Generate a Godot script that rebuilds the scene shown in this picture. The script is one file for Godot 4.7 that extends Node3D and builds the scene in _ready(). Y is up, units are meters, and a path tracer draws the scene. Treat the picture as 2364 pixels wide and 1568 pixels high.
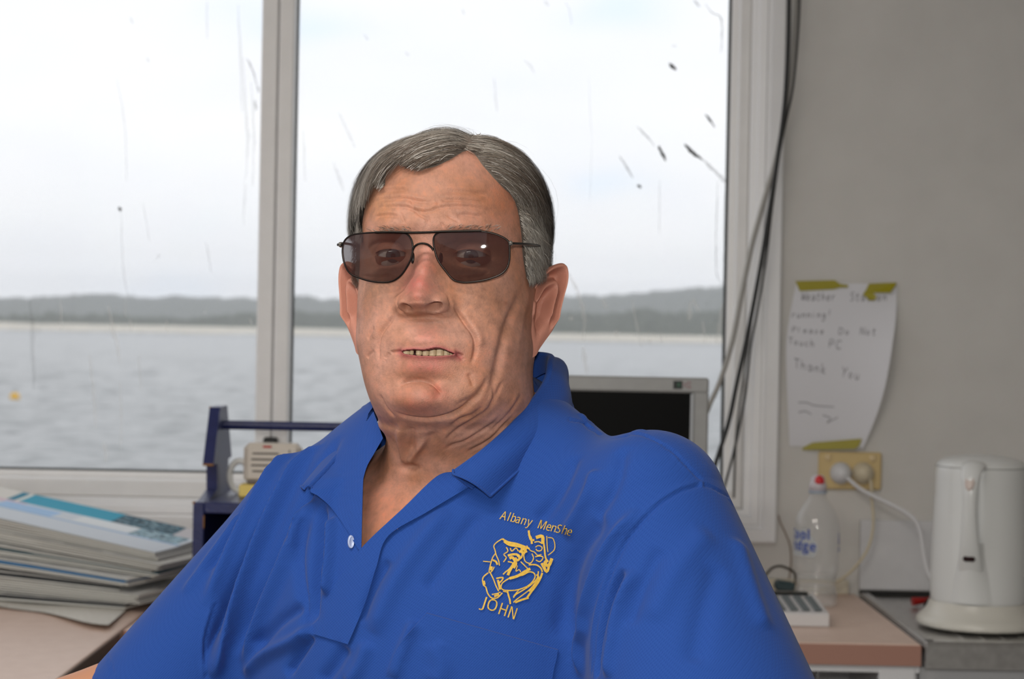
extends Node3D
# A man in a blue polo shirt sits at a desk before a window over a bay.
# Units are metres, y is up. Photograph pixels (2364 x 1568) are turned into
# directions from the camera; depths come from the bench, wall and window.

const FPX := 4500.0
const CAM := Vector3(0, 1.19, 0)
const WALL_Z := -3.55
const DESK_Y := 0.721

var cam_basis := Basis()
var rng := RandomNumberGenerator.new()
var mats := {}

# ------------------------------------------------------------------ mesh builder
class MB:
	var v := PackedVector3Array()
	var n := PackedVector3Array()
	var uv := PackedVector2Array()
	var c := PackedColorArray()
	var idx := PackedInt32Array()
	var color := Color(1, 1, 1)

	func add(p: Vector3, nn: Vector3, t: Vector2) -> int:
		v.append(p); n.append(nn); uv.append(t); c.append(color)
		return v.size() - 1

	func tri(a: Vector3, b: Vector3, d: Vector3) -> void:
		var nn := (d - a).cross(b - a).normalized()
		var i := add(a, nn, Vector2(a.x, a.y)); add(b, nn, Vector2(b.x, b.y)); add(d, nn, Vector2(d.x, d.y))
		idx.append_array([i, i + 1, i + 2])

	func quad(a: Vector3, b: Vector3, d: Vector3, e: Vector3) -> void:
		var nn := (d - a).cross(b - a).normalized()
		var i := add(a, nn, Vector2(0, 0)); add(b, nn, Vector2(1, 0)); add(d, nn, Vector2(1, 1)); add(e, nn, Vector2(0, 1))
		idx.append_array([i, i + 1, i + 2, i, i + 2, i + 3])

	# rows: array of PackedVector3Array of equal length; smooth normals
	func grid(rows: Array, close_cols := false, close_rows := false, flip := false, cols: Array = []) -> void:
		var nr := rows.size()
		var nc: int = rows[0].size()
		var base := v.size()
		var acc := PackedVector3Array()
		acc.resize(nr * nc)
		var r2 := nr if close_rows else nr - 1
		var c2 := nc if close_cols else nc - 1
		for r in nr:
			for k in nc:
				v.append(rows[r][k])
				uv.append(Vector2(float(k) / maxf(1, nc - 1), float(r) / maxf(1, nr - 1)))
				c.append(cols[r][k] if cols.size() > 0 else color)
		for r in r2:
			var rn := (r + 1) % nr
			for k in c2:
				var kn := (k + 1) % nc
				var a := r * nc + k
				var b := r * nc + kn
				var d := rn * nc + kn
				var e := rn * nc + k
				if flip:
					var t := b; b = e; e = t
				var pa := v[base + a]; var pb := v[base + b]; var pd := v[base + d]; var pe := v[base + e]
				var n1 := (pd - pa).cross(pb - pa)
				var n2 := (pe - pa).cross(pd - pa)
				acc[a] += n1 + n2; acc[b] += n1; acc[d] += n1 + n2; acc[e] += n2
				idx.append_array([base + a, base + b, base + d, base + a, base + d, base + e])
		for q in acc:
			n.append(q.normalized() if q.length_squared() > 1e-20 else Vector3.UP)

	# box with chamfered edges
	func box(center: Vector3, size: Vector3, r := 0.0, b := Basis()) -> void:
		var h := size * 0.5
		r = minf(r, minf(h.x, minf(h.y, h.z)) * 0.98)
		if r <= 0.0:
			var q := []
			for s in [Vector3(-1,-1,-1), Vector3(1,-1,-1), Vector3(1,1,-1), Vector3(-1,1,-1), Vector3(-1,-1,1), Vector3(1,-1,1), Vector3(1,1,1), Vector3(-1,1,1)]:
				q.append(center + b * (s * h))
			quad(q[0], q[1], q[2], q[3]); quad(q[5], q[4], q[7], q[6])
			quad(q[4], q[0], q[3], q[7]); quad(q[1], q[5], q[6], q[2])
			quad(q[3], q[2], q[6], q[7]); quad(q[4], q[5], q[1], q[0])
			return
		var P := func(sx, sy, sz, ax):
			var p := Vector3(sx * h.x, sy * h.y, sz * h.z)
			if ax != 0: p.x -= sx * r
			if ax != 1: p.y -= sy * r
			if ax != 2: p.z -= sz * r
			return center + b * p
		for ax in 3:
			for s in [-1, 1]:
				var pts := []
				for uvp in [[-1, -1], [1, -1], [1, 1], [-1, 1]]:
					var g := [0, 0, 0]
					g[ax] = s; g[(ax + 1) % 3] = uvp[0]; g[(ax + 2) % 3] = uvp[1]
					pts.append(P.call(g[0], g[1], g[2], ax))
				if s > 0: quad(pts[3], pts[2], pts[1], pts[0])
				else: quad(pts[0], pts[1], pts[2], pts[3])
		for ax in 3:
			var a1 := (ax + 1) % 3
			var a2 := (ax + 2) % 3
			for s1 in [-1, 1]:
				for s2 in [-1, 1]:
					var pts := []
					for e in [[-1, a1], [1, a1], [1, a2], [-1, a2]]:
						var g := [0, 0, 0]
						g[ax] = e[0]; g[a1] = s1; g[a2] = s2
						pts.append(P.call(g[0], g[1], g[2], e[1]))
					if s1 * s2 > 0: quad(pts[0], pts[1], pts[2], pts[3])
					else: quad(pts[3], pts[2], pts[1], pts[0])
		for sx in [-1, 1]:
			for sy in [-1, 1]:
				for sz in [-1, 1]:
					var a = P.call(sx, sy, sz, 0); var bb = P.call(sx, sy, sz, 1); var d = P.call(sx, sy, sz, 2)
					if sx * sy * sz > 0: tri(a, d, bb)
					else: tri(a, bb, d)

	# tube along a path; radii may be one number or one per point; squash = (across, up) scale
	func tube(path: PackedVector3Array, radii, sides := 10, caps := true, closed := false) -> void:
		var rows := []
		var m := path.size()
		var up := Vector3.UP
		var t0 := (path[1] - path[0]).normalized()
		if absf(t0.dot(up)) > 0.9: up = Vector3.RIGHT
		var side := t0.cross(up).normalized()
		for i in m:
			var a := path[(i - 1 + m) % m] if (closed or i > 0) else path[i]
			var b := path[(i + 1) % m] if (closed or i < m - 1) else path[i]
			var t := (b - a).normalized()
			side = (side - t * side.dot(t)).normalized()
			var w := t.cross(side)
			var r: float = radii if (radii is float or radii is int) else radii[i]
			var row := PackedVector3Array()
			for k in sides:
				var an := TAU * k / sides
				row.append(path[i] + (side * cos(an) + w * sin(an)) * r)
			rows.append(row)
		grid(rows, true, closed)
		if caps and not closed:
			fan(rows[0], true)
			fan(rows[m - 1], false)

	func fan(row: PackedVector3Array, flip: bool) -> void:
		var ctr := Vector3.ZERO
		for p in row: ctr += p
		ctr /= row.size()
		for k in row.size():
			if flip: tri(ctr, row[(k + 1) % row.size()], row[k])
			else: tri(ctr, row[k], row[(k + 1) % row.size()])

	# lathe round an axis: profile of (radius, height)
	func lathe(center: Vector3, prof: PackedVector2Array, sides := 32, b := Basis(), sx := 1.0, sz := 1.0) -> void:
		var rows := []
		for p in prof:
			var row := PackedVector3Array()
			for k in sides:
				var an := TAU * k / sides
				row.append(center + b * Vector3(cos(an) * p.x * sx, p.y, sin(an) * p.x * sz))
			rows.append(row)
		grid(rows, true)

	# straight prism of a 2-D outline: pos(p2d, k) gives the 3-D points of the two faces
	func prism(poly: PackedVector2Array, f: Callable) -> void:
		var t := Geometry2D.triangulate_polygon(poly)
		for k in range(0, t.size(), 3):
			var a := poly[t[k]]; var b := poly[t[k + 1]]; var d := poly[t[k + 2]]
			tri(f.call(a, 0), f.call(b, 0), f.call(d, 0))
			tri(f.call(a, 1), f.call(d, 1), f.call(b, 1))
		var m := poly.size()
		for i in m:
			var a := poly[i]; var b := poly[(i + 1) % m]
			quad(f.call(b, 0), f.call(a, 0), f.call(a, 1), f.call(b, 1))

	func mesh() -> ArrayMesh:
		# turn faces outward when the mesh as a whole is inside out
		var ctr := Vector3.ZERO
		for p in v: ctr += p
		ctr /= maxf(1, v.size())
		var vol := 0.0
		for k in range(0, idx.size(), 3):
			vol += (v[idx[k]] - ctr).dot((v[idx[k + 1]] - ctr).cross(v[idx[k + 2]] - ctr))
		if vol > 0.0:
			for k in range(0, idx.size(), 3):
				var t := idx[k + 1]; idx[k + 1] = idx[k + 2]; idx[k + 2] = t
			for k in n.size(): n[k] = -n[k]
		var arr := []
		arr.resize(Mesh.ARRAY_MAX)
		arr[Mesh.ARRAY_VERTEX] = v; arr[Mesh.ARRAY_NORMAL] = n; arr[Mesh.ARRAY_TEX_UV] = uv; arr[Mesh.ARRAY_COLOR] = c; arr[Mesh.ARRAY_INDEX] = idx
		var am := ArrayMesh.new()
		am.add_surface_from_arrays(Mesh.PRIMITIVE_TRIANGLES, arr)
		return am

# ------------------------------------------------------------------ scene helpers
func px(x: float, y: float, depth: float) -> Vector3:
	return CAM + cam_basis * Vector3((x - 1182.0) / FPX * depth, -(y - 784.0) / FPX * depth, -depth)

func pz(x: float, y: float, z: float) -> Vector3:      # the point of that pixel's ray on the plane z
	var d := cam_basis * Vector3((x - 1182.0) / FPX, -(y - 784.0) / FPX, -1.0)
	return CAM + d * ((z - CAM.z) / d.z)

func py_(x: float, y: float, h: float) -> Vector3:     # ... on the level y = h
	var d := cam_basis * Vector3((x - 1182.0) / FPX, -(y - 784.0) / FPX, -1.0)
	return CAM + d * ((h - CAM.y) / d.y)

func proj(p: Vector3) -> Vector2:
	var q := cam_basis.transposed() * (p - CAM)
	return Vector2(1182.0 + q.x / -q.z * FPX, 784.0 - q.y / -q.z * FPX)

var taken := {}
func numbered(called: String) -> String:
	if not taken.has(called):
		taken[called] = 0
		return called
	taken[called] += 1
	return "%s_%03d" % [called, taken[called]]

func thing(called: String, label: String, category: String, at := Vector3.ZERO, turn := 0.0, group := "") -> Node3D:
	var o := Node3D.new()
	o.name = numbered(called)
	add_child(o)
	o.position = at
	o.rotation.y = turn
	tag(o, label, category, group)
	return o

func tag(o: Node, label: String, category: String, group := "") -> void:
	o.set_meta("label", label)
	o.set_meta("category", category)
	if group != "": o.set_meta("group", group)

func part(called: String, mb: MB, m: Material, parent: Node = null) -> MeshInstance3D:
	var o := MeshInstance3D.new()
	o.mesh = mb.mesh()
	o.material_override = m
	o.cast_shadow = GeometryInstance3D.SHADOW_CASTING_SETTING_ON
	if parent:
		o.name = called
		parent.add_child(o, true)
	else:
		o.name = numbered(called)
		add_child(o)
	return o

func struct(called: String, mb: MB, m: Material, label := "", category := "") -> MeshInstance3D:
	var o := part(called, mb, m)
	o.set_meta("kind", "structure")
	if label != "": tag(o, label, category)
	return o

func mat(key: String, col: Color, rough := 0.6, metal := 0.0, spec := 0.5) -> StandardMaterial3D:
	if mats.has(key): return mats[key]
	var m := StandardMaterial3D.new()
	m.resource_name = key
	m.albedo_color = col
	m.roughness = rough
	m.metallic = metal
	m.metallic_specular = spec
	mats[key] = m
	return m

func noise_tex(seed_: int, freq: float, octaves: int, cols: Array, size := 256, seamless := true) -> NoiseTexture2D:
	var nz := FastNoiseLite.new()
	nz.seed = seed_
	nz.noise_type = FastNoiseLite.TYPE_SIMPLEX_SMOOTH
	nz.frequency = freq
	nz.fractal_octaves = octaves
	var t := NoiseTexture2D.new()
	t.width = size; t.height = size
	t.seamless = seamless
	t.noise = nz
	if cols.size() > 0:
		var g := Gradient.new()
		g.offsets = PackedFloat32Array(range(cols.size()).map(func(i): return float(i) / (cols.size() - 1)))
		g.colors = PackedColorArray(cols)
		t.color_ramp = g
	return t

# a surface with a faint mottled colour and a fine relief
func surf(key: String, a: Color, b: Color, rough: float, scale: float, bump := 0.0, metal := 0.0, spec := 0.5) -> StandardMaterial3D:
	if mats.has(key): return mats[key]
	var m := mat(key, Color.WHITE, rough, metal, spec)
	m.albedo_texture = noise_tex(hash(key) % 1000, 0.02, 4, [a, b])
	m.uv1_triplanar = true
	m.uv1_world_triplanar = true
	m.uv1_scale = Vector3.ONE * scale
	if bump > 0.0:
		m.heightmap_enabled = true
		m.heightmap_texture = noise_tex(hash(key) % 1000 + 7, 0.08, 3, [])
		m.heightmap_scale = bump
	return m

func smooth_path(pts: Array, per := 6) -> PackedVector3Array:
	var out := PackedVector3Array()
	var m := pts.size()
	for i in m - 1:
		var p0: Vector3 = pts[maxi(i - 1, 0)]; var p1: Vector3 = pts[i]; var p2: Vector3 = pts[i + 1]; var p3: Vector3 = pts[mini(i + 2, m - 1)]
		for k in per:
			out.append(p1.cubic_interpolate(p2, p0, p3, float(k) / per))
	out.append(pts[m - 1])
	return out

func smooth2(pts: Array, per := 6, closed := false) -> PackedVector2Array:
	var out := PackedVector2Array()
	var m := pts.size()
	for i in (m if closed else m - 1):
		var q := []
		for k in [-1, 0, 1, 2]:
			var j: int = (i + k + m) % m if closed else clampi(i + k, 0, m - 1)
			q.append(Vector2(pts[j][0], pts[j][1]) if pts[j] is Array else pts[j])
		for k in per:
			out.append(q[1].cubic_interpolate(q[2], q[0], q[3], float(k) / per))
	if not closed:
		var e = pts[m - 1]
		out.append(Vector2(e[0], e[1]) if e is Array else e)
	return out

# a flat ribbon of even width on a surface given by f(Vector2) -> Vector3
func ribbon(mb: MB, pts: PackedVector2Array, width: float, f: Callable) -> void:
	var rows := []
	var m := pts.size()
	for i in m:
		var d := (pts[mini(i + 1, m - 1)] - pts[maxi(i - 1, 0)]).normalized()
		var s := Vector2(-d.y, d.x) * width * 0.5
		rows.append(PackedVector3Array([f.call(pts[i] - s), f.call(pts[i] + s)]))
	mb.grid(rows)

# ------------------------------------------------------------------ the scene
func _ready() -> void:
	rng.seed = 20240611
	# camera: level, a degree of roll; focused on the man's eyes
	cam_basis = Basis.from_euler(Vector3(deg_to_rad(-0.28), 0, deg_to_rad(1.1)))
	var cam := Camera3D.new()
	cam.name = "camera"
	add_child(cam)
	cam.transform = Transform3D(cam_basis, CAM)
	var lens := CameraAttributesPhysical.new()
	lens.frustum_focal_length = 12.0 * FPX / 784.0
	lens.frustum_focus_distance = 1.58
	lens.frustum_near = 0.05
	lens.frustum_far = 4000.0
	lens.exposure_aperture = 11.0
	cam.attributes = lens
	cam.current = true

	# overcast sky
	var env := Environment.new()
	env.background_mode = Environment.BG_SKY
	var sky := Sky.new()
	var pano := PanoramaSkyMaterial.new()
	pano.panorama = ImageTexture.create_from_image(sky_image())
	pano.energy_multiplier = 1.22
	sky.sky_material = pano
	env.sky = sky
	env.ambient_light_source = Environment.AMBIENT_SOURCE_SKY
	env.tonemap_mode = Environment.TONE_MAPPER_LINEAR
	env.tonemap_exposure = 1.0
	env.sdfgi_enabled = true
	env.ssao_enabled = true
	env.ssil_enabled = true
	env.volumetric_fog_enabled = true
	env.volumetric_fog_density = 0.0
	var we := WorldEnvironment.new()
	we.name = "world_environment"
	we.environment = env
	add_child(we)

	# the flash on the camera: its glint shows in both lenses, the eyes, the bottle and the kettle
	var flash := SpotLight3D.new()
	flash.name = "camera_flash"
	add_child(flash)
	flash.transform = Transform3D(cam_basis, CAM + Vector3(0.0, 0.085, 0.02))
	flash.rotate_object_local(Vector3.RIGHT, deg_to_rad(-2.0))
	flash.spot_angle = 32.0
	flash.spot_range = 20.0
	flash.spot_attenuation = 2.0
	flash.light_color = Color(1.0, 0.985, 0.955)
	flash.light_energy = FLASH
	flash.light_size = 0.03
	flash.shadow_enabled = true

	build_room()
	build_outside()
	build_window()
	build_bench()
	build_left_side()
	build_right_side()
	build_wall_things()
	build_person()

const FLASH := 1.4
const FILL_LAMP := 2.1

func sky_image() -> Image:
	var im := Image.create(1024, 512, false, Image.FORMAT_RGB8)
	var nz := FastNoiseLite.new()
	nz.seed = 5
	nz.frequency = 1.0
	nz.fractal_octaves = 4
	for y in 512:
		var el := (0.5 - (y + 0.5) / 512.0) * PI
		for x in 1024:
			var az := (x + 0.5) / 1024.0 * TAU
			var d := Vector3(cos(el) * cos(az), sin(el) * 3.0, cos(el) * sin(az))
			var k := nz.get_noise_3dv(d * 3.2) * 0.5 + nz.get_noise_3dv(d * 9.0 + Vector3(4, 0, 0)) * 0.25
			var c := Color(0.925, 0.937, 0.957)
			c = c.lerp(Color(0.962, 0.966, 0.972), clampf(0.5 + k * 1.6, 0, 1))
			c = c.lerp(Color(0.865, 0.925, 0.985), smoothstep(0.24, 0.45, -k + 0.1) * 0.8)
			im.set_pixel(x, y, c)
	return im

func build_room() -> void:
	var plaster := surf("cream wall paint", Color(0.79, 0.78, 0.765), Color(0.815, 0.805, 0.79), 0.75, 1.3, 0.03)
	var white := surf("white ceiling paint", Color(0.88, 0.875, 0.86), Color(0.9, 0.895, 0.885), 0.8, 1.0, 0.02)
	var carpet := surf("grey office carpet", Color(0.38, 0.37, 0.36), Color(0.47, 0.46, 0.44), 0.95, 6.0, 0.2)
	var t := 0.12
	var L := -2.4; var R := 2.3; var F := 2.2; var H := 2.55
	var m := MB.new()
	m.box(Vector3((L + R) / 2, -0.06, (WALL_Z + F) / 2), Vector3(R - L + 0.24, 0.12, F - WALL_Z + 0.24))
	struct("floor", m, carpet)
	m = MB.new()
	m.box(Vector3((L + R) / 2, H + 0.06, (WALL_Z + F) / 2), Vector3(R - L + 0.24, 0.12, F - WALL_Z + 0.24))
	struct("ceiling", m, white)
	# back wall with the window opening
	var x0 := -2.0; var x1 := 0.425; var y0 := 0.872; var y1 := 2.12
	m = MB.new()
	wall_with_hole_z(m, L, R, 0.0, H, x0, x1, y0, y1, WALL_Z - t, WALL_Z)
	struct("wall_back", m, plaster)
	# left wall with a wide window: it lights the man's right cheek and hair
	m = MB.new()
	wall_with_hole_x(m, WALL_Z, F, 0.0, H, -3.0, 1.2, 0.85, 2.2, L - t, L)
	struct("wall_left", m, plaster)
	m = MB.new()
	m.box(Vector3(R + t / 2, H / 2, (WALL_Z + F) / 2), Vector3(t, H, F - WALL_Z))
	struct("wall_right", m, plaster)
	m = MB.new()
	wall_with_hole_z(m, L, R, 0.0, H, -2.1, 0.1, 0.85, 2.2, F, F + t)
	struct("wall_front", m, plaster)
	# two unseen fill panels on the ceiling, added to brighten the room
	for k in 2:
		var at := Vector3(-0.8, H - 0.02, -0.75 + 0.95 * k)
		var lamp := thing("fill_panel", "added unseen flat fill light panel %s" % ["above the man" if k == 0 else "behind the camera"], "fill light", at)
		var f := MB.new()
		f.box(Vector3.ZERO, Vector3(1.24, 0.035, 0.34), 0.004)
		part("frame", f, mat("white fill panel frame", Color(0.9, 0.9, 0.89), 0.4), lamp)
		var d := MB.new()
		d.box(Vector3(0, -0.019, 0), Vector3(1.18, 0.006, 0.28), 0.002)
		var dm := mat("fill panel diffuser", Color(0.9, 0.9, 0.88), 0.5)
		dm.emission_enabled = true
		dm.emission = Color(1.0, 0.97, 0.92)
		dm.emission_energy_multiplier = 1.2
		part("diffuser", d, dm, lamp)
		var al := AreaLight3D.new()
		al.name = "fill_panel_light_%d" % k
		add_child(al)
		al.position = at + Vector3(0, -0.03, 0)
		al.rotation_degrees = Vector3(-90, 0, 0)
		al.area_size = Vector2(1.18, 0.28)
		al.area_range = 20.0
		al.light_color = Color(1.0, 0.97, 0.93)
		al.light_energy = FILL_LAMP
		al.shadow_enabled = true

func wall_with_hole_z(m: MB, l: float, r: float, b: float, h: float, x0: float, x1: float, y0: float, y1: float, za: float, zb: float) -> void:
	var zc := (za + zb) / 2; var t := absf(zb - za)
	m.box(Vector3((l + x0) / 2, (b + h) / 2, zc), Vector3(x0 - l, h - b, t))
	m.box(Vector3((x1 + r) / 2, (b + h) / 2, zc), Vector3(r - x1, h - b, t))
	m.box(Vector3((x0 + x1) / 2, (b + y0) / 2, zc), Vector3(x1 - x0, y0 - b, t))
	m.box(Vector3((x0 + x1) / 2, (y1 + h) / 2, zc), Vector3(x1 - x0, h - y1, t))

func wall_with_hole_x(m: MB, l: float, r: float, b: float, h: float, z0: float, z1: float, y0: float, y1: float, xa: float, xb: float) -> void:
	var xc := (xa + xb) / 2; var t := absf(xb - xa)
	m.box(Vector3(xc, (b + h) / 2, (l + z0) / 2), Vector3(t, h - b, z0 - l))
	m.box(Vector3(xc, (b + h) / 2, (z1 + r) / 2), Vector3(t, h - b, r - z1))
	m.box(Vector3(xc, (b + y0) / 2, (z0 + z1) / 2), Vector3(t, y0 - b, z1 - z0))
	m.box(Vector3(xc, (y1 + h) / 2, (z0 + z1) / 2), Vector3(t, h - y1, z1 - z0))

# ------------------------------------------------------------------ the bay outside
const WATER_Y := -1.85
func build_outside() -> void:
	# choppy grey water, rows closer together near by
	var nz := FastNoiseLite.new()
	nz.seed = 11
	nz.fractal_octaves = 3
	nz.frequency = 1.0
	var rows := []
	var row_px := []
	var y := 1160.0
	while y > 786.0:
		row_px.append(y)
		y -= 0.9
	var h := CAM.y - WATER_Y
	for q in row_px:
		var z: float = FPX * h / (q - 762.0)
		var row := PackedVector3Array()
		for k in 181:
			var x := (k / 180.0 - 0.5) * 1.0 * z * 0.72 - 0.06 * z
			var e := nz.get_noise_2d(x * 0.16, z * 0.22) * 0.55 + nz.get_noise_2d(x * 0.5 + 40, z * 0.7) * 0.3 + nz.get_noise_2d(x * 0.045, z * 0.035 + 9) * 0.5
			row.append(Vector3(x, WATER_Y + e * 0.42, -z))
		rows.append(row)
	var m := MB.new()
	m.grid(rows, false, false, false)
	var far := 5000.0
	var wm := mat("grey sea water", Color(0.53, 0.54, 0.545), 0.30)
	struct("water", m, wm, "choppy grey sea water of the bay", "water")
	m = MB.new()
	m.quad(Vector3(-1600, WATER_Y - 0.5, -6), Vector3(1600, WATER_Y - 0.5, -6), Vector3(1600, WATER_Y - 0.5, -720), Vector3(-1600, WATER_Y - 0.5, -720))
	struct("sea_bed", m, mat("deep water", Color(0.30, 0.33, 0.34), 0.4), "even grey water beyond the waves", "water")
	# beach, shore trees and hills, each a bumpy slope of ground with bush on it
	var sand := surf("pale beach sand", Color(0.78, 0.75, 0.69), Color(0.86, 0.83, 0.77), 0.9, 0.02)
	m = MB.new()
	rows = []
	for r in 6:
		var row := PackedVector3Array()
		for k in 301:
			var x := (k / 300.0 - 0.5) * 2000.0
			row.append(Vector3(x, WATER_Y - 0.3 + r * 0.5 + 0.3 * nz.get_noise_2d(x * 0.05, r), -690.0 - r * 6.0))
		rows.append(row)
	m.grid(rows)
	struct("beach", m, sand, "pale strip of sand along the far shore", "beach")
	var bush := surf("olive coastal bush", Color(0.20, 0.23, 0.17), Color(0.33, 0.345, 0.265), 0.95, 0.05, 3.0)
	ridge("shore_bush", bush, "olive green bush along the far shore", "bush", 715.0, 800.0, [[-3600, 736], [-2400, 742], [-1500, 732], [-800, 740], [-350, 732], [-100, 738], [0, 736], [140, 730], [300, 734], [420, 740], [560, 728], [700, 724], [900, 730], [1290, 724], [1380, 730], [1480, 718], [1560, 727], [1690, 716], [1800, 722], [2100, 718], [2600, 726], [3400, 720], [4400, 728], [5800, 734]], 1.6, 21)
	ridge("far_hills", bush, "low hazy forested hills beyond the bay", "hills", 1050.0, 1300.0, [[-3600, 700], [-2400, 688], [-1500, 694], [-800, 684], [-350, 694], [-100, 692], [0, 690], [100, 688], [170, 683], [225, 679], [300, 687], [350, 690], [400, 685], [460, 688], [560, 690], [680, 684], [760, 692], [1000, 694], [1290, 686], [1400, 683], [1520, 674], [1600, 668], [1690, 663], [1800, 657], [2100, 650], [2600, 662], [3400, 676], [4400, 690], [5800, 700]], 1.2, 33)
	# sea haze between the shore and the hills
	var fog := FogVolume.new()
	fog.name = "sea_haze"
	add_child(fog)
	fog.shape = RenderingServer.FOG_VOLUME_SHAPE_BOX
	fog.size = Vector3(2600, 34, 1250)
	fog.position = Vector3(0, 14, -775)
	var fm := FogMaterial.new()
	fm.albedo = Color(0.97, 0.98, 1.0)
	fm.density = 0.0006
	fog.material = fm
	tag(fog, "thin pale sea haze over the bay", "haze")
	fog.set_meta("kind", "stuff")
	# yellow mooring buoy
	var bp := pz(34, 922, -74.0)
	bp.y = WATER_Y
	var b := thing("buoy", "small round yellow mooring buoy floating on the bay", "buoy", bp)
	m = MB.new()
	var prof := PackedVector2Array()
	for k in 13:
		var a := -PI / 2 + PI * k / 12.0
		prof.append(Vector2(maxf(0.0005, cos(a) * 0.19), 0.13 + sin(a) * 0.17))
	m.lathe(Vector3.ZERO, prof, 20)
	part("float", m, mat("yellow buoy", Color(0.93, 0.72, 0.16), 0.5), b)
	m = MB.new()
	var ring := PackedVector3Array()
	for k in 14: ring.append(Vector3(cos(TAU * k / 14) * 0.05, 0.34 + sin(TAU * k / 14) * 0.05, 0))
	m.tube(ring, 0.014, 6, false, true)
	part("lifting_ring", m, mat("dull steel", Color(0.4, 0.4, 0.4), 0.5, 0.8), b)

func ridge(called: String, material: Material, label: String, cat: String, z0: float, z1: float, top: Array, rough: float, seed_: int) -> void:
	var nz := FastNoiseLite.new()
	nz.seed = seed_
	nz.fractal_octaves = 3
	nz.frequency = 1.0
	var cx := PackedFloat32Array(); var cy := PackedFloat32Array()
	var line := smooth2(top, 8)
	var rows := []
	var nr := 14
	for r in nr:
		var t := r / float(nr - 1)
		var z := lerpf(z0, z1, t)
		var row := PackedVector3Array()
		for p in line:
			for s in 2:
				var p2: Vector2 = p + Vector2(s * 6.0, 0)
				var w := pz(p2.x, p2.y, -z1)
				var rise := pow(sin(t * PI / 2), 0.8)
				var yy := lerpf(WATER_Y - 0.2, w.y, rise)
				var xx := w.x * z / z1
				yy += (nz.get_noise_2d(xx * 0.11, z * 0.11) + 0.7 * nz.get_noise_2d(xx * 0.3, z * 0.3 + 5)) * rough * (0.3 + rise) * 1.3
				row.append(Vector3(xx, yy, -z))
		rows.append(row)
	var m := MB.new()
	m.grid(rows)
	struct(called, m, material, label, cat)

# ------------------------------------------------------------------ window
func build_window() -> void:
	var alu := surf("off white aluminium", Color(0.885, 0.88, 0.875), Color(0.91, 0.905, 0.90), 0.42, 3.0, 0.01)
	var paint := surf("white gloss trim paint", Color(0.91, 0.91, 0.915), Color(0.93, 0.93, 0.935), 0.38, 2.0, 0.02)
	var seal := mat("grey glazing seal", Color(0.22, 0.23, 0.22), 0.7)
	var x0 := -2.0; var x1 := 0.425; var y0 := 0.872; var y1 := 2.12
	var win := Node3D.new()
	win.name = "window_1"
	add_child(win)
	win.set_meta("kind", "structure")
	var zf := WALL_Z - 0.045
	var m := MB.new()   # outer frame
	m.box(Vector3((x0 + x1) / 2, y0 + 0.016, zf), Vector3(x1 - x0, 0.032, 0.085), 0.003)
	m.box(Vector3((x0 + x1) / 2, y0 + 0.037, zf - 0.014), Vector3(x1 - x0, 0.012, 0.03), 0.002)
	m.box(Vector3((x0 + x1) / 2, y1 - 0.02, zf), Vector3(x1 - x0, 0.04, 0.085), 0.003)
	m.box(Vector3(x0 + 0.016, (y0 + y1) / 2, zf), Vector3(0.032, y1 - y0, 0.085), 0.003)
	m.box(Vector3(x1 - 0.010, (y0 + y1) / 2, zf + 0.012), Vector3(0.020, y1 - y0, 0.06), 0.002)
	m.box(Vector3(x1 - 0.022, (y0 + y1) / 2, zf - 0.010), Vector3(0.018, y1 - y0, 0.04), 0.002)
	part("window_frame", m, alu, win)
	# the meeting stiles of the two sashes with the slot between them
	m = MB.new()
	m.box(Vector3(-0.4535, (y0 + y1) / 2, zf + 0.004), Vector3(0.030, y1 - y0 - 0.04, 0.04), 0.003)
	part("sash_stile", m, alu, win)
	m = MB.new()
	m.box(Vector3(-0.4215, (y0 + y1) / 2, zf + 0.012), Vector3(0.028, y1 - y0 - 0.04, 0.042), 0.003)
	part("sash_stile", m, alu, win)
	m = MB.new()
	m.box(Vector3(-0.437, (y0 + y1) / 2, zf - 0.01), Vector3(0.012, y1 - y0 - 0.04, 0.03))
	m.box(Vector3(-0.4695, (y0 + y1) / 2, zf - 0.012), Vector3(0.004, y1 - y0 - 0.04, 0.012))
	m.box(Vector3(-0.4065, (y0 + y1) / 2, zf - 0.012), Vector3(0.004, y1 - y0 - 0.04, 0.012))
	m.box(Vector3(x1 - 0.033, (y0 + y1) / 2, zf - 0.012), Vector3(0.005, y1 - y0 - 0.04, 0.012))
	m.box(Vector3((x0 + x1) / 2, y0 + 0.0445, zf - 0.014), Vector3(x1 - x0, 0.004, 0.012))
	part("glazing_seal", m, seal, win)
	m = MB.new()
	var lp := pz(625, 1019, zf + 0.04)
	m.box(lp, Vector3(0.026, 0.015, 0.022), 0.003)
	part("sash_latch", m, mat("black latch", Color(0.02, 0.02, 0.02), 0.4), win)
	# panes: a thin film of salt on clear glass
	var glass := mat("salt filmed window glass", Color(0.86, 0.88, 0.89, 0.03), 0.04, 0.0, 0.18)
	glass.transparency = BaseMaterial3D.TRANSPARENCY_ALPHA
	for k in 2:
		m = MB.new()
		var a := x0 + 0.03 if k == 0 else -0.408
		var b := -0.468 if k == 0 else x1 - 0.03
		m.box(Vector3((a + b) / 2, (y0 + y1) / 2 + 0.01, zf - 0.016), Vector3(b - a, y1 - y0 - 0.06, 0.004))
		var o := part("pane", m, glass, win)
		var f := func(p: Vector2): return pz(p.x, p.y, zf - 0.0135)
		dirt(o, k, f)
	# picture frame architrave with a stepped moulding, bottom and right side
	m = MB.new()
	var yb := 0.812; var xr := 0.486
	architrave(m, xr, yb, x0, y1)
	var tr := struct("trim_1", m, paint)
	tr.set_meta("label", "white painted architrave framing the window")

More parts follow.
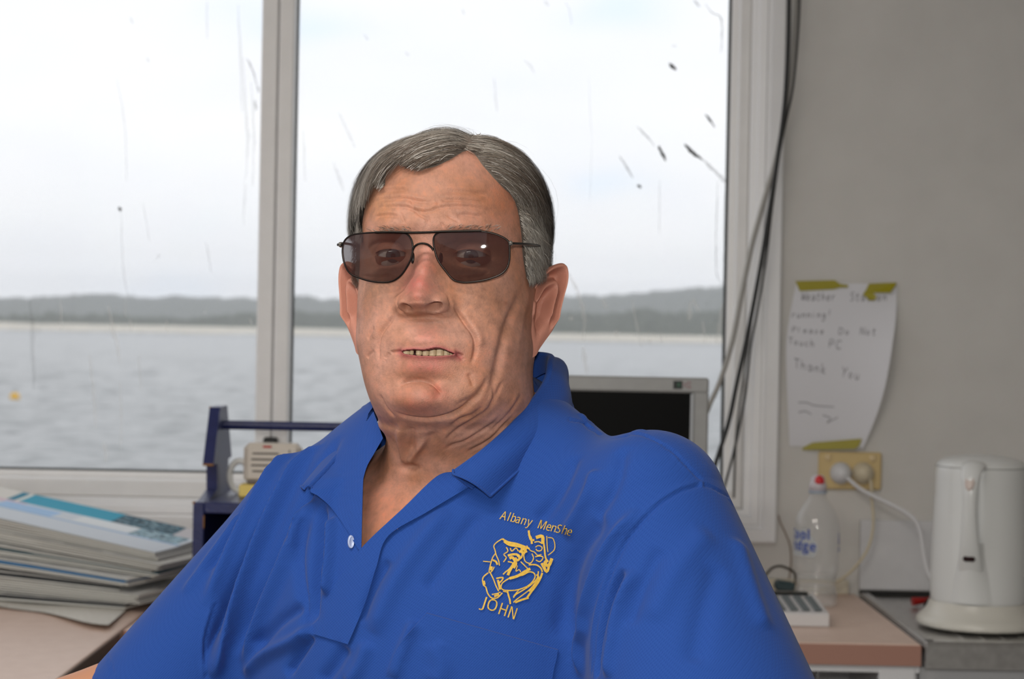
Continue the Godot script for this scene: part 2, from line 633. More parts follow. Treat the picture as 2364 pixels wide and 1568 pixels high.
func architrave(m: MB, xr: float, yb: float, xl: float, yt: float) -> void:
	# profile across the board: (distance from the outer edge, height off the wall)
	var prof := [[0.0, 0.0], [0.0, 0.016], [0.003, 0.019], [0.024, 0.020], [0.027, 0.014], [0.031, 0.013], [0.034, 0.018], [0.046, 0.016], [0.049, 0.010], [0.058, 0.009], [0.060, 0.006], [0.060, 0.0]]
	var sharp := PackedVector2Array()
	for i in prof.size():
		sharp.append(Vector2(prof[i][0], prof[i][1]))
	for i in sharp.size() - 1:
		var a := sharp[i]; var b := sharp[i + 1]
		var P := func(q: Vector2, e: int):
			match e:
				0: return Vector3(xl, yb + q.x, WALL_Z + q.y)
				1: return Vector3(xr - q.x, yb + q.x, WALL_Z + q.y)
				2: return Vector3(xr - q.x, yt + 0.06 - q.x, WALL_Z + q.y)
				_: return Vector3(xl, yt + 0.06 - q.x, WALL_Z + q.y)
		for e in 3:
			m.quad(P.call(a, e), P.call(a, e + 1), P.call(b, e + 1), P.call(b, e))

# bird droppings and salt runs, each a flat spatter lying on the outside of the pane
func dirt(pane: Node, side: int, f: Callable) -> void:
	var dark := mat("dried dark droppings", Color(0.20, 0.20, 0.18), 0.9)
	var grey := mat("grey dried runs", Color(0.42, 0.43, 0.42, 0.42), 0.9)
	grey.transparency = BaseMaterial3D.TRANSPARENCY_ALPHA
	var faint := mat("faint dried runs", Color(0.44, 0.45, 0.45, 0.16), 0.9)
	faint.transparency = BaseMaterial3D.TRANSPARENCY_ALPHA
	var pale := mat("pale salt runs", Color(0.93, 0.93, 0.92, 0.34), 0.9)
	pale.transparency = BaseMaterial3D.TRANSPARENCY_ALPHA
	var D := []; var G := []; var A := []; var W := []
	if side == 1:
		D = [[[1544, 146], [1553, 154], [1561, 162], 9], [[1580, 333], [1592, 346], [1606, 358], [1622, 369], 9], [[1628, 264], [1638, 276], [1650, 294], 5],
			[[1520, 337], [1526, 350], [1537, 372], 8], [[1472, 427], [1480, 434], 8]]
		G = [[[1622, 369], [1640, 385], [1658, 404], [1672, 417], 9], [[1657, 417], [1655, 470], [1653, 560], [1655, 636], [1668, 652], 3], [[1628, 10], [1645, 30], [1664, 40], [1667, 75], [1664, 122], 5], [[1602, 0], [1615, 16], 6],
			[[1470, 292], [1490, 312], [1512, 338], 5], [[1430, 360], [1446, 385], [1462, 412], 6], [[1668, 405], [1674, 420], [1660, 414], 3]]
		A = [[[1256, 2], [1268, 14], 8], [[1304, 4], [1314, 22], [1320, 58], 4], [[1210, 138], [1224, 152], [1234, 170], 6], [[1360, 178], [1362, 260], [1368, 330], 2], [[1366, 330], [1362, 480], 2], [[1522, 415], [1522, 540], 5], [[1552, 104], [1562, 108], 6], [[1674, 440], [1672, 560], [1676, 640], 8],
			[[782, 260], [800, 300], [820, 340], 7], [[770, 375], [782, 410], [794, 442], 9], [[840, 80], [850, 92], 7], [[700, 300], [705, 420], 6], [[1068, 20], [1072, 34], 6], [[935, 120], [944, 130], 6], [[1140, 180], [1148, 260], 5]]
		W = [[[1312, 628], [1332, 672], [1345, 710], [1349, 745], [1346, 785], 10], [[1346, 800], [1356, 862], 12], [[1460, 690], [1466, 730], [1480, 800], 5], [[1596, 690], [1590, 740], 12], [[1622, 740], [1628, 790], 6], [[1672, 690], [1664, 740], [1654, 790], 12], [[1390, 690], [1400, 714], 10], [[1420, 762], [1424, 776], 12], [[1498, 782], [1502, 792], 8], [[1524, 768], [1527, 788], 6], [[1316, 730], [1322, 740], 10], [[1600, 690], [1612, 720], 8]]
	else:
		D = [[[274, 478], [279, 488], 8]]
		G = [[[570, 135], [584, 165], [594, 205], 6], [[597, 200], [596, 215], 6], [[588, 230], [592, 256], 6]]
		A = [[[280, 495], [282, 560], [287, 640], [296, 690], 5], [[270, 180], [288, 290], [292, 420], 4], [[550, 10], [556, 150], [558, 260], 7], [[560, 130], [568, 260], [572, 330], [566, 415], 8], [[580, 190], [586, 300], [584, 430], 7], [[478, 0], [478, 90], 5], [[300, 40], [308, 55], 8], [[338, 132], [344, 144], 6], [[330, 470], [345, 560], 4], [[370, 585], [362, 600], 5], [[476, 560], [488, 630], 5], [[566, 420], [562, 520], 5], [[70, 690], [76, 800], [78, 900], 12]]
		W = [[[250, 706], [256, 735], [262, 765], [272, 800], [276, 840], 9], [[278, 880], [280, 960], [278, 1040], 5], [[206, 820], [216, 900], [220, 990], 7], [[240, 1020], [246, 1068], 9], [[140, 690], [142, 760], 6], [[384, 740], [386, 762], 7], [[300, 735], [303, 765], 5], [[472, 716], [475, 724], 6], [[576, 735], [582, 752], 7], [[320, 820], [326, 900], 5], [[288, 690], [290, 735], 4]]
	var sets := [[D, dark, "dropping"], [G, grey, "dirt_run"], [A, faint, "faint_run"], [W, pale, "salt_run"]]
	for s in sets:
		var mb := MB.new()
		for q in s[0]:
			var pts: Array = q.slice(0, q.size() - 1)
			var w: float = q[q.size() - 1]
			var line := smooth2(pts, 5)
			var rows := []
			var m := line.size()
			for i in m:
				var t := i / float(m - 1)
				var d := (line[mini(i + 1, m - 1)] - line[maxi(i - 1, 0)]).normalized()
				var nn := Vector2(-d.y, d.x)
				var hw := w * 0.5 * (0.25 + 0.75 * sin(PI * clampf(t, 0.04, 0.96))) * rng.randf_range(0.6, 1.15)
				var jit := nn * rng.randf_range(-0.15, 0.15) * w
				rows.append(PackedVector3Array([f.call(line[i] + jit - nn * hw), f.call(line[i] + jit + nn * hw)]))
			mb.grid(rows)
		if mb.v.size() > 0:
			var o := part(s[2], mb, s[1], pane)
			o.set_meta("kind", "stuff")

# ------------------------------------------------------------------ bench and desk
func build_bench() -> void:
	var pink := surf("pale pink laminate", Color(0.84, 0.735, 0.675), Color(0.875, 0.775, 0.715), 0.42, 5.0, 0.01)
	var edge := mat("pink edge strip", Color(0.66, 0.49, 0.43), 0.5)
	var brown := mat("shade darkened brown edge", Color(0.42, 0.355, 0.315), 0.55)  # the brown holds the shade on this side face
	var white := mat("white cabinet board", Color(0.86, 0.86, 0.87), 0.45)
	var zf := -2.975
	var xe := 0.634
	var xd := -0.588
	# benchtop along the wall, between the desk return and the sink
	var b := thing("bench", "pink laminate benchtop on white cabinets between desk and steel sink", "bench", Vector3(0, 0, 0))
	var m := MB.new()
	m.box(Vector3((xd + xe) / 2 + 0.002, DESK_Y - 0.0165, (zf + WALL_Z) / 2), Vector3(xe - xd - 0.004, 0.033, zf - WALL_Z - 0.004), 0.0015)
	part("benchtop", m, pink, b)
	m = MB.new()
	m.box(Vector3((xd + xe) / 2 + 0.002, DESK_Y - 0.0172, zf + 0.001), Vector3(xe - xd - 0.004, 0.0315, 0.0025), 0.0006)
	part("edge_strip", m, edge, b)
	m = MB.new()
	var yc := DESK_Y - 0.033
	m.box(Vector3(xe - 0.009, yc / 2, (zf + WALL_Z) / 2 - 0.008), Vector3(0.018, yc, 0.54), 0.001)
	m.box(Vector3(xe - 0.42, yc / 2, (zf + WALL_Z) / 2 - 0.008), Vector3(0.018, yc, 0.54), 0.001)
	m.box(Vector3(xe - 0.21, yc - 0.006, zf - 0.016), Vector3(0.42, 0.012, 0.018), 0.001)
	m.box(Vector3(xe - 0.035, yc / 2, zf - 0.014), Vector3(0.055, yc, 0.016), 0.001)
	part("cabinet_carcass", m, white, b)
	m = MB.new()
	m.box(Vector3(xe - 0.21, yc / 2, zf - 0.53), Vector3(0.40, yc, 0.012), 0.001)
	part("cabinet_back", m, white, b)
	m = MB.new()
	m.box(Vector3(xe - 0.215, yc - 0.16, zf - 0.27), Vector3(0.38, 0.016, 0.50), 0.001)
	part("shelf", m, white, b)
	m = MB.new()
	m.box(Vector3(xe - 0.155, yc - 0.03, zf - 0.018), Vector3(0.004, 0.04, 0.010), 0.001)
	part("runner", m, mat("steel runner", Color(0.6, 0.6, 0.6), 0.35, 0.9), b)
	# desk return, nearer on the left
	var d := thing("desk", "pink laminate desk with shade darkened brown edge under the stack of newspapers", "desk")
	m = MB.new()
	m.box(Vector3((-1.9 + xd) / 2, DESK_Y - 0.0165, (WALL_Z - 1.35) / 2), Vector3(xd + 1.9, 0.033, -1.35 - WALL_Z - 0.004), 0.0015)
	part("desktop", m, pink, d)
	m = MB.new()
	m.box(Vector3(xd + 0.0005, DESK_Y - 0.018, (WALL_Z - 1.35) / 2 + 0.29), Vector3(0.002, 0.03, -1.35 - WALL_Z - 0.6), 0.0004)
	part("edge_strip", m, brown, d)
	for x in [-1.87, xd - 0.05]:
		m = MB.new()
		m.box(Vector3(x, (DESK_Y - 0.033) / 2, -1.42), Vector3(0.05, DESK_Y - 0.033, 0.05), 0.003)
		part("leg", m, white, d)
	# stainless sink top
	var steel := surf("brushed stainless steel", Color(0.74, 0.735, 0.73), Color(0.82, 0.815, 0.81), 0.36, 8.0, 0.012, 1.0)
	var s := thing("sink", "stainless steel sink drainer with rolled front edge", "sink")
	m = MB.new()
	var sx := xe + 0.006; var sr := 1.75
	m.box(Vector3((sx + sr) / 2, DESK_Y - 0.005, (zf + WALL_Z) / 2), Vector3(sr - sx, 0.006, zf - WALL_Z - 0.01), 0.001)
	part("drainer", m, steel, s)
	m = MB.new()   # raised rim at the left and front, rolled over
	m.box(Vector3(sx + 0.009, DESK_Y + 0.001, (zf + WALL_Z) / 2), Vector3(0.018, 0.008, zf - WALL_Z - 0.01), 0.003)
	m.box(Vector3((sx + sr) / 2, DESK_Y + 0.001, zf - 0.012), Vector3(sr - sx, 0.008, 0.026), 0.003)
	m.box(Vector3((sx + sr) / 2, DESK_Y - 0.018, zf - 0.001), Vector3(sr - sx, 0.040, 0.006), 0.0025)
	part("rim", m, steel, s)
	for k in 9:
		m = MB.new()
		var x := sx + 0.075 + k * 0.032
		m.tube(PackedVector3Array([Vector3(x, DESK_Y - 0.003, zf - 0.06), Vector3(x, DESK_Y - 0.003, zf - 0.46)]), 0.003, 8)
		part("drainer_rib", m, steel, s)
	m = MB.new()
	m.box(Vector3((sx + sr) / 2, (DESK_Y - 0.04) / 2, (zf + WALL_Z) / 2 - 0.01), Vector3(sr - sx - 0.004, DESK_Y - 0.045, 0.5), 0.002)
	part("sink_cabinet", m, white, s)
	m = MB.new()
	m.box(Vector3((sx + sr) / 2, DESK_Y + 0.0035, WALL_Z + 0.011), Vector3(sr - sx, 0.007, 0.012), 0.001)
	part("seal", m, mat("black mould seal", Color(0.03, 0.03, 0.03), 0.7), s)

# ------------------------------------------------------------------ newspapers, blue tote, intercom
func print_tex(seed_: int, head: Color, bands: Array) -> ImageTexture:
	# a printed page seen from the side: a mast head, grey text columns and picture blocks
	var r := RandomNumberGenerator.new()
	r.seed = seed_
	var im := Image.create(256, 192, false, Image.FORMAT_RGB8)
	im.fill(Color(0.86, 0.86, 0.85))
	for col in 5:
		for ln in 40:
			if r.randf() < 0.85:
				var g := r.randf_range(0.55, 0.8)
				im.fill_rect(Rect2i(8 + col * 50, 6 + ln * 4, r.randi_range(26, 44), 2), Color(g, g, g))
	for q in bands:
		im.fill_rect(Rect2i(q[0], q[1], q[2], q[3]), q[4])
		if q.size() > 5:
			for k in 260:
				var gc: Color = q[4]
				im.fill_rect(Rect2i(q[0] + r.randi_range(0, q[2] - 4), q[1] + r.randi_range(0, q[3] - 3), r.randi_range(2, 5), r.randi_range(1, 3)), gc.lerp(Color(0.75, 0.85, 0.88) if r.randf() < 0.45 else Color(0.02, 0.06, 0.09), r.randf_range(0.3, 0.9)))
	if head.a > 0.0:
		im.fill_rect(Rect2i(0, 0, 256, 26), head)
	return ImageTexture.create_from_image(im)

# a folded newspaper: a slab of bent sheets, fold towards the viewer, lying along u
func newspaper(called: String, label: String, at: Vector3, turn: float, L: float, W: float, T: float, tex: Texture2D, seed_: int, droop: float, tilt: float, edge: Color) -> Node3D:
	var o := thing(called, label, called, at, turn, "stack of newspapers and magazines on the desk")
	var r := RandomNumberGenerator.new()
	r.seed = seed_
	var nu := 18; var nv := 10
	var f := func(u: float, w: float, t: float, lift: float):
		# u along the length (0..1), w across (0 = fold at the front), t through the thickness
		var x := (u - 0.5) * L
		return Vector3(x, t * (1.0 - 1.33 * x) + lift - (tilt + droop) * x, -w * W)      # thicker towards the left, where the folds lie
	var m := MB.new()
	var rows := []
	for i in nv + 1:
		var w := i / float(nv)
		var row := PackedVector3Array()
		for k in nu + 1:
			row.append(f.call(k / float(nu), w, T, 0.012 * pow(w, 3.0) * (1 if seed_ % 2 else 0)))
		rows.append(row)
	m.grid(rows)
	var cm := StandardMaterial3D.new()
	cm.resource_name = "newsprint cover %d" % seed_
	cm.albedo_texture = tex
	cm.roughness = 0.7
	part("cover", m, cm, o)
	# sheets: rounded fold in front, loose leaves at the ends
	var leaves := clampi(int(T / 0.0035), 2, 7)
	for q in leaves:
		m = MB.new()
		var t0 := T * q / leaves; var t1 := T * (q + 0.88) / leaves - 0.0002
		var ext := r.randf_range(-0.006, 0.006)
		var sec := []
		for a in [[0.02, 0.0], [0.006, 0.12], [0.0, 0.5], [0.006, 0.88], [0.02, 1.0], [0.5, 1.0], [1.0, 1.0], [1.0, 0.0], [0.5, 0.0]]:
			sec.append(a)
		rows = []
		for k in nu + 1:
			var row := PackedVector3Array()
			var u := k / float(nu)
			for a in sec:
				var p: Vector3 = f.call(u, a[0] + ext * 0.5 / W, lerpf(t0, t1, a[1]), 0.012 * pow(a[0], 3.0) * (1 if seed_ % 2 else 0) * q / leaves)
				p.x += ext * (1.0 if u > 0.5 else -1.0)
				row.append(p)
			rows.append(row)
		m.grid(rows, true)
		m.fan(rows[0], true); m.fan(rows[nu], false)
		var tone := r.randf_range(0.86, 1.0)
		var base := Color(0.83, 0.825, 0.80) * tone
		base.a = 1.0
		var key := "newsprint %d" % int(tone * 20)
		if q == leaves / 2 and edge.a > 0.0: part("printed_section", m, mat("edge " + edge.to_html(), edge, 0.6), o)
		else: part("section", m, mat(key, base, 0.8), o)
	return o

func build_left_side() -> void:
	var none := Color(0, 0, 0, 0)
	var turq := Color(0.13, 0.60, 0.72)
	# large loose sheet under the stack, drooping at its corner
	var m := MB.new()
	var c := [[-80, 1330, 0.012], [300, 1346, 0.006], [345, 1372, 0.002], [232, 1452, 0.0035], [120, 1430, 0.002], [-80, 1375, 0.003]]
	var rows := []
	for i in 7:
		var w := i / 6.0
		var row := PackedVector3Array()
		for k in 21:
			var u := k / 20.0
			var a := py_(lerpf(-90, 330, u), lerpf(1350, 1372, u), DESK_Y + 0.001)
			var b := py_(lerpf(-90, 250, u), lerpf(1385, 1452, u) + 8.0 * sin(u * 9.0) * (0.2 + u * 0.8), DESK_Y + 0.001)
			var p := a.lerp(b, w)
			p.y += 0.0014 + 0.004 * w * (0.5 + 0.5 * sin(u * 8.0 + 1.0)) + 0.004 * pow(u * w, 3.0)
			row.append(p)
		rows.append(row)
	m.grid(rows)
	var under := []
	for row in rows:
		var q := PackedVector3Array()
		for p in row: q.append(p - Vector3(0, 0.0008, 0))
		under.append(q)
	m.grid(under, false, false, true)
	var o := part("loose_sheet", m, surf("faintly printed paper", Color(0.80, 0.78, 0.74), Color(0.86, 0.85, 0.82), 0.8, 20.0))
	tag(o, "large curling paper sheet spread under the newspaper stack", "paper")
	# the stack, bottom up
	var T := []
	T.append(["slim white magazine with a dark middle at the bottom of the stack", 0.40, 0.21, 0.010, 0.000, [30, 1400], Color(0.08, 0.10, 0.13), none])
	T.append(["thick pale paperback book lying near the bottom of the stack", 0.42, 0.20, 0.022, 0.000, [50, 1385], none, none])
	T.append(["magazine with a black cover under the folded newspapers", 0.40, 0.21, 0.013, 0.003, [20, 1345], Color(0.10, 0.13, 0.16), none])
	T.append(["folded newspaper with a bright blue strip at its edge", 0.42, 0.21, 0.016, 0.006, [20, 1320], Color(0.10, 0.46, 0.68), none])
	T.append(["creased grey newspaper with dark pictures in mid stack", 0.47, 0.22, 0.016, 0.012, [40, 1300], Color(0.30, 0.42, 0.46), none])
	T.append(["plain folded newspaper with ruffled pages below the topmost one", 0.48, 0.22, 0.016, 0.018, [50, 1285], none, none])
	T.append(["topmost folded newspaper with turquoise mast head and dark photograph", 0.47, 0.21, 0.020, 0.020, [45, 1255], none, none])
	var y := DESK_Y + 0.006
	var lean := 0.0
	var turn := deg_to_rad(-19.0)
	for k in T.size():
		var q: Array = T[k]
		var bands := []
		if k == 6:
			bands = [[0, 0, 256, 192, Color(0.80, 0.83, 0.86)], [20, 120, 60, 60, Color(0.83, 0.74, 0.78)], [60, 90, 60, 40, Color(0.62, 0.76, 0.90)], [140, 100, 60, 44, Color(0.87, 0.89, 0.90)], [0, 84, 256, 5, Color(0.45, 0.64, 0.82)], [200, 90, 50, 50, Color(0.55, 0.68, 0.74), 1],
				[0, 140, 56, 52, Color(0.84, 0.83, 0.80)], [56, 140, 8, 52, Color(0.10, 0.47, 0.58)], [64, 140, 5, 52, Color(0.85, 0.85, 0.82)], [69, 140, 98, 52, turq], [167, 140, 64, 52, Color(0.16, 0.33, 0.40), 1], [231, 140, 25, 52, Color(0.75, 0.74, 0.75)]]
		elif k == 4:
			bands = [[40, 120, 60, 50, Color(0.25, 0.40, 0.45), 1], [130, 120, 50, 50, Color(0.10, 0.12, 0.14), 1]]
		elif k == 2:
			bands = [[0, 0, 256, 192, Color(0.12, 0.14, 0.17)]]
		var tex := print_tex(k + 3, none, bands)
		var at := py_(38 + [0, 22, -8, -6, 12, 22, 16][k], 1398, DESK_Y)
		at.y = y
		at += Vector3([0, 0.0, -0.01, 0.0, 0.0, 0.0, -0.004][k], 0, [0, 0, -0.01, -0.005, -0.015, -0.02, -0.03][k])
		var t2: float = turn + [0.02, -0.03, 0.05, -0.04, 0.07, 0.0, 0.04][k]
		newspaper(["magazine", "book", "magazine", "newspaper", "newspaper", "newspaper", "newspaper"][k], q[0], at, t2, q[1], q[2], q[3], tex, k + 3, 0.0, lean, q[6])
		y += q[3] + 0.002
		lean += 1.33 * q[3]
	# blue wooden tote with a rod handle; its lower part is an open box
	var blue := surf("chipped navy blue paint", Color(0.085, 0.115, 0.30), Color(0.125, 0.16, 0.36), 0.38, 10.0, 0.03)
	var wood := mat("bare wood at chipped corners", Color(0.55, 0.38, 0.18), 0.7)
	var bx := -0.487; var bw := 0.37; var z0 := -3.005; var z1 := -3.33
	var by := DESK_Y; var bh := 0.194
	var tb := thing("wooden_tote", "navy blue wooden tote box with rod handle by the window", "tote box", Vector3(bx, by, z0))
	var dz := z1 - z0
	var tk := 0.017
	for k in 2:
		m = MB.new()
		m.box(Vector3(tk / 2 if k == 0 else bw - tk / 2, bh / 2, dz / 2), Vector3(tk, bh, -dz), 0.0015)
		part("side_board", m, blue, tb)
	m = MB.new()
	m.box(Vector3(bw / 2, bh - tk / 2, dz / 2), Vector3(bw - 2 * tk, tk, -dz), 0.0015)
	part("top_board", m, blue, tb)
	m = MB.new()
	m.box(Vector3(bw / 2, tk / 2, dz / 2), Vector3(bw - 2 * tk, tk, -dz), 0.0015)
	part("bottom_board", m, blue, tb)
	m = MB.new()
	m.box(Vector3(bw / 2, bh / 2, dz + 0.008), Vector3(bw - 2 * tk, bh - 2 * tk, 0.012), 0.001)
	part("back_board", m, mat("shade black plywood", Color(0.05, 0.05, 0.06), 0.8), tb)  # near-black stands in for the shade inside the open box
	# end boards: house shaped profile in depth (z) and height
	var pr := PackedVector2Array([Vector2(-0.02, 0.0), Vector2(-0.105, 0.012), Vector2(-0.100, 0.052), Vector2(-0.062, 0.054), Vector2(-0.122, 0.142), Vector2(-0.20, 0.142), Vector2(-0.262, 0.054), Vector2(-0.225, 0.052), Vector2(-0.220, 0.012), Vector2(-0.305, 0.0)])
	for k in 2:
		m = MB.new()
		var xx := 0.004 if k == 0 else bw - tk - 0.004
		m.prism(pr, func(p: Vector2, s: int): return Vector3(xx + (0.0 if s == 0 else tk), bh + p.y, p.x))
		var eb := part("end_board", m, blue, tb)
		m = MB.new()
		m.box(Vector3(xx + tk * 0.5, bh + 0.0535, -0.0625), Vector3(tk * 1.02, 0.0035, 0.004), 0.001)
		part("bare_corner", m, wood, eb)
		m = MB.new()
		m.box(Vector3(xx + 0.0008, bh + 0.1405, -0.123), Vector3(0.003, 0.005, 0.004), 0.001)
		part("bare_corner", m, wood, eb)
	m = MB.new()
	m.tube(PackedVector3Array([Vector3(tk, bh + 0.112, -0.160), Vector3(bw - tk, bh + 0.112, -0.160)]), 0.0075, 14)
	part("rod_handle", m, blue, tb)
	m = MB.new()
	m.box(Vector3(0.0008, bh - 0.001, -0.001), Vector3(0.004, 0.004, 0.004), 0.001)
	part("bare_corner", m, wood, tb)
	m = MB.new()
	m.box(Vector3(tk, bh - 0.03, 0.0002), Vector3(0.002, 0.02, 0.002), 0.0005)
	part("bare_corner", m, wood, tb)
	# yellow note block and the intercom that stands on it
	var top := by + bh
	var ip := py_(612, 1118, top + 0.012)
	ip = pz(618, 1118, -3.13)
	m = MB.new()
	m.box(Vector3(ip.x - 0.018, top + 0.010, ip.z + 0.0), Vector3(0.05, 0.0198, 0.05), 0.002)
	o = part("note_block", m, mat("pale yellow paper", Color(0.90, 0.80, 0.45), 0.7))
	tag(o, "pale yellow paper block under the beige intercom", "paper")
	var ic := thing("intercom", "beige plastic intercom speaker with slotted front on the navy tote", "intercom", Vector3(ip.x + 0.008, top + 0.02, ip.z), 0.0)
	var beige := mat("beige plastic", Color(0.80, 0.765, 0.72), 0.5)
	m = MB.new()
	m.box(Vector3(0, 0.034, 0), Vector3(0.092, 0.064, 0.034), 0.008)
	part("case", m, beige, ic)
	m = MB.new()
	m.box(Vector3(0, 0.0055, 0.0), Vector3(0.080, 0.011, 0.030), 0.003)
	part("foot", m, mat("grey brown plastic", Color(0.42, 0.39, 0.37), 0.5), ic)
	var slot := mat("dark slot", Color(0.30, 0.28, 0.27), 0.8)
	for k in 4:
		m = MB.new()
		m.box(Vector3(-0.010, 0.050 - k * 0.0095, 0.0172), Vector3(0.042 if k % 3 == 0 else 0.046, 0.0026, 0.0012), 0.0003)
		part("slot", m, slot, ic)
	m = MB.new()
	m.box(Vector3(-0.008, 0.0605, 0.0145), Vector3(0.014, 0.004, 0.004), 0.001)
	part("red_mark", m, mat("red print", Color(0.68, 0.12, 0.12), 0.5), ic)
	m = MB.new()
	m.box(Vector3(0.028, 0.054, 0.0172), Vector3(0.002, 0.005, 0.001))
	part("dark_mark", m, slot, ic)
	# white coiled lead behind it
	m = MB.new()
	var path := []
	for k in 12:
		var a := k / 11.0 * TAU * 1.0 + 0.9
		path.append(Vector3(ip.x - 0.048 + cos(a) * 0.017, top + 0.030 + sin(a) * 0.025, ip.z - 0.02 - k * 0.0012))
	path.append(Vector3(ip.x - 0.02, top + 0.012, ip.z - 0.03))
	m.tube(smooth_path(path, 5), 0.0052, 8)
	o = part("intercom_lead", m, mat("white lead", Color(0.86, 0.86, 0.85), 0.45))
	tag(o, "white lead looped beside the beige intercom", "cable")

# ------------------------------------------------------------------ monitor, cables, calculator, bottle, kettle
func build_right_side() -> void:
	var silver := surf("silver grey plastic", Color(0.585, 0.585, 0.58), Color(0.61, 0.61, 0.605), 0.42, 6.0, 0.01)
	var z := -3.10
	var tr := pz(1637, 873, z)
	var w := 0.372; var top := tr.y; var bh := 0.33
	var cx := tr.x - w / 2
	var mo := thing("monitor", "silver framed flat computer monitor with black screen behind the man", "monitor", Vector3(cx, DESK_Y, z))
	var yt := top - DESK_Y
	var bz := 0.0245
	var m := MB.new()
	m.box(Vector3(0, yt - bz / 2, -0.012), Vector3(w, bz, 0.03), 0.003)
	m.box(Vector3(0, yt - bh + bz / 2 + 0.004, -0.012), Vector3(w, bz + 0.008, 0.03), 0.003)
	for s in [-1, 1]:
		m.box(Vector3(s * (w / 2 - bz / 2), yt - bh / 2, -0.012), Vector3(bz, bh - bz * 2 + 0.006, 0.03), 0.003)
	part("bezel", m, silver, mo)
	m = MB.new()
	var hx := w / 2 - bz; 
	for s in [-1, 1]:   # pale bevelled inner lip
		m = MB.new()
		m.quad(Vector3(s * hx, yt - bz, 0.003), Vector3(s * (hx - 0.004), yt - bz - 0.002, -0.003), Vector3(s * (hx - 0.004), yt - bh + bz, -0.003), Vector3(s * hx, yt - bh + bz, 0.003))
		part("inner_lip", m, mat("pale grey lip", Color(0.74, 0.75, 0.76), 0.35), mo)
	m = MB.new()
	m.box(Vector3(0, yt - bh / 2, -0.006), Vector3(w - bz * 2 + 0.004, bh - bz * 2 + 0.004, 0.006), 0.0)
	part("screen", m, mat("black lcd panel", Color(0.014, 0.013, 0.013), 0.45, 0.0, 0.2), mo)
	m = MB.new()
	m.box(Vector3(0, yt - bh / 2, -0.04), Vector3(w - 0.06, bh - 0.06, 0.035), 0.012)
	part("rear_shell", m, silver, mo)
	m = MB.new()
	m.box(Vector3(0, 0.07, -0.045), Vector3(0.07, 0.14, 0.02), 0.006)
	part("stand", m, silver, mo)
	m = MB.new()
	m.lathe(Vector3(0, 0, -0.03), PackedVector2Array([Vector2(0.001, 0.0), Vector2(0.105, 0.0), Vector2(0.11, 0.005), Vector2(0.10, 0.012), Vector2(0.03, 0.018), Vector2(0.001, 0.018)]), 40)
	part("base", m, silver, mo)
	var g := pz(1565, 889, z + 0.0035) - mo.position
	m = MB.new()
	m.box(g + Vector3(0, 0, -0.0006), Vector3(0.0145, 0.013, 0.001), 0.0002)
	var st := part("badge", m, mat("dark green badge", Color(0.055, 0.10, 0.085), 0.5), mo)
	m = MB.new()
	m.box(g + Vector3(0.0015, 0.0005, 0.0002), Vector3(0.005, 0.006, 0.0006), 0.0002)
	part("badge_emblem", m, mat("green emblem", Color(0.16, 0.33, 0.24), 0.5), st)
	m = MB.new()
	var g2 := pz(1589, 889, z + 0.0035) - mo.position
	var ringp := PackedVector3Array()
	for k in 15:
		var a := 0.6 + k / 14.0 * 5.0
		ringp.append(g2 + Vector3(cos(a) * 0.0045 + 0.001, sin(a) * 0.0045, -0.0003))
	m.tube(ringp, 0.0007, 5)
	m.tube(PackedVector3Array([g2 + Vector3(-0.0075, 0.004, -0.0003), g2 + Vector3(-0.006, -0.004, -0.0003)]), 0.0006, 5)
	m.tube(PackedVector3Array([g2 + Vector3(0.0005, 0.002, -0.0003), g2 + Vector3(0.003, -0.003, -0.0003)]), 0.0006, 5)
	part("round_mark", m, mat("dusty pink print", Color(0.60, 0.40, 0.44), 0.5), mo)

	# leads hanging past the architrave to the back of the monitor
	var leads := [
		["black_cable", "thick black cable slung from the ceiling across the architrave", Color(0.025, 0.025, 0.025), 0.0040, [[1822, -30], [1820, 90], [1816, 180], [1809, 265], [1796, 360], [1779, 470], [1760, 590], [1740, 700], [1722, 790], [1700, 890], [1682, 975], [1655, 1060], [1635, 1130]], 0.062],
		["grey_cable", "pale grey flat cable running down from the ceiling beside the black one", Color(0.62, 0.61, 0.59), 0.0046, [[1838, -30], [1831, 80], [1824, 160], [1815, 230], [1806, 300], [1790, 375], [1762, 470], [1735, 570], [1712, 680], [1690, 790], [1662, 880], [1640, 930], [1620, 980]], 0.045],
		["dark_grey_cable", "thin dark grey cable on the wall side of the hanging leads", Color(0.13, 0.125, 0.12), 0.0024, [[1847, -30], [1843, 60], [1836, 150], [1828, 215], [1815, 275], [1800, 350], [1782, 480], [1768, 600], [1748, 720], [1733, 800], [1722, 900], [1706, 990], [1690, 1060], [1668, 1140]], 0.055],
		["slim_grey_cable", "slim grey lead crossing the window edge behind the black cable", Color(0.30, 0.30, 0.29), 0.0020, [[1735, 740], [1722, 830], [1708, 930], [1700, 1000], [1697, 1060], [1694, 1150]], 0.040]]
	for q in leads:
		var pts := []
		for p in q[4]: pts.append(pz(p[0], p[1], WALL_Z + q[5]))
		m = MB.new()
		m.tube(smooth_path(pts, 6), q[3], 8)
		var o := part(q[0], m, mat(q[0], q[2], 0.45))
		tag(o, q[1], "cable")

	# white desk calculator with grey keys
	var cal := thing("calculator", "white desktop calculator with rows of grey keys on the benchtop", "calculator", py_(1836, 1447, DESK_Y), 0.0)
	var cw := mat("warm white plastic", Color(0.83, 0.82, 0.82), 0.4)
	m = MB.new()
	var wd := 0.108; var dp := 0.17
	m.prism(PackedVector2Array([Vector2(0, 0.001), Vector2(0, 0.019), Vector2(-0.003, 0.022), Vector2(-dp, 0.032), Vector2(-dp, 0.001)]), func(p: Vector2, s: int): return Vector3(-wd / 2 if s == 0 else wd / 2, p.y, p.x))
	part("case", m, cw, cal)
	var kg := mat("grey keys", Color(0.40, 0.43, 0.44), 0.5)
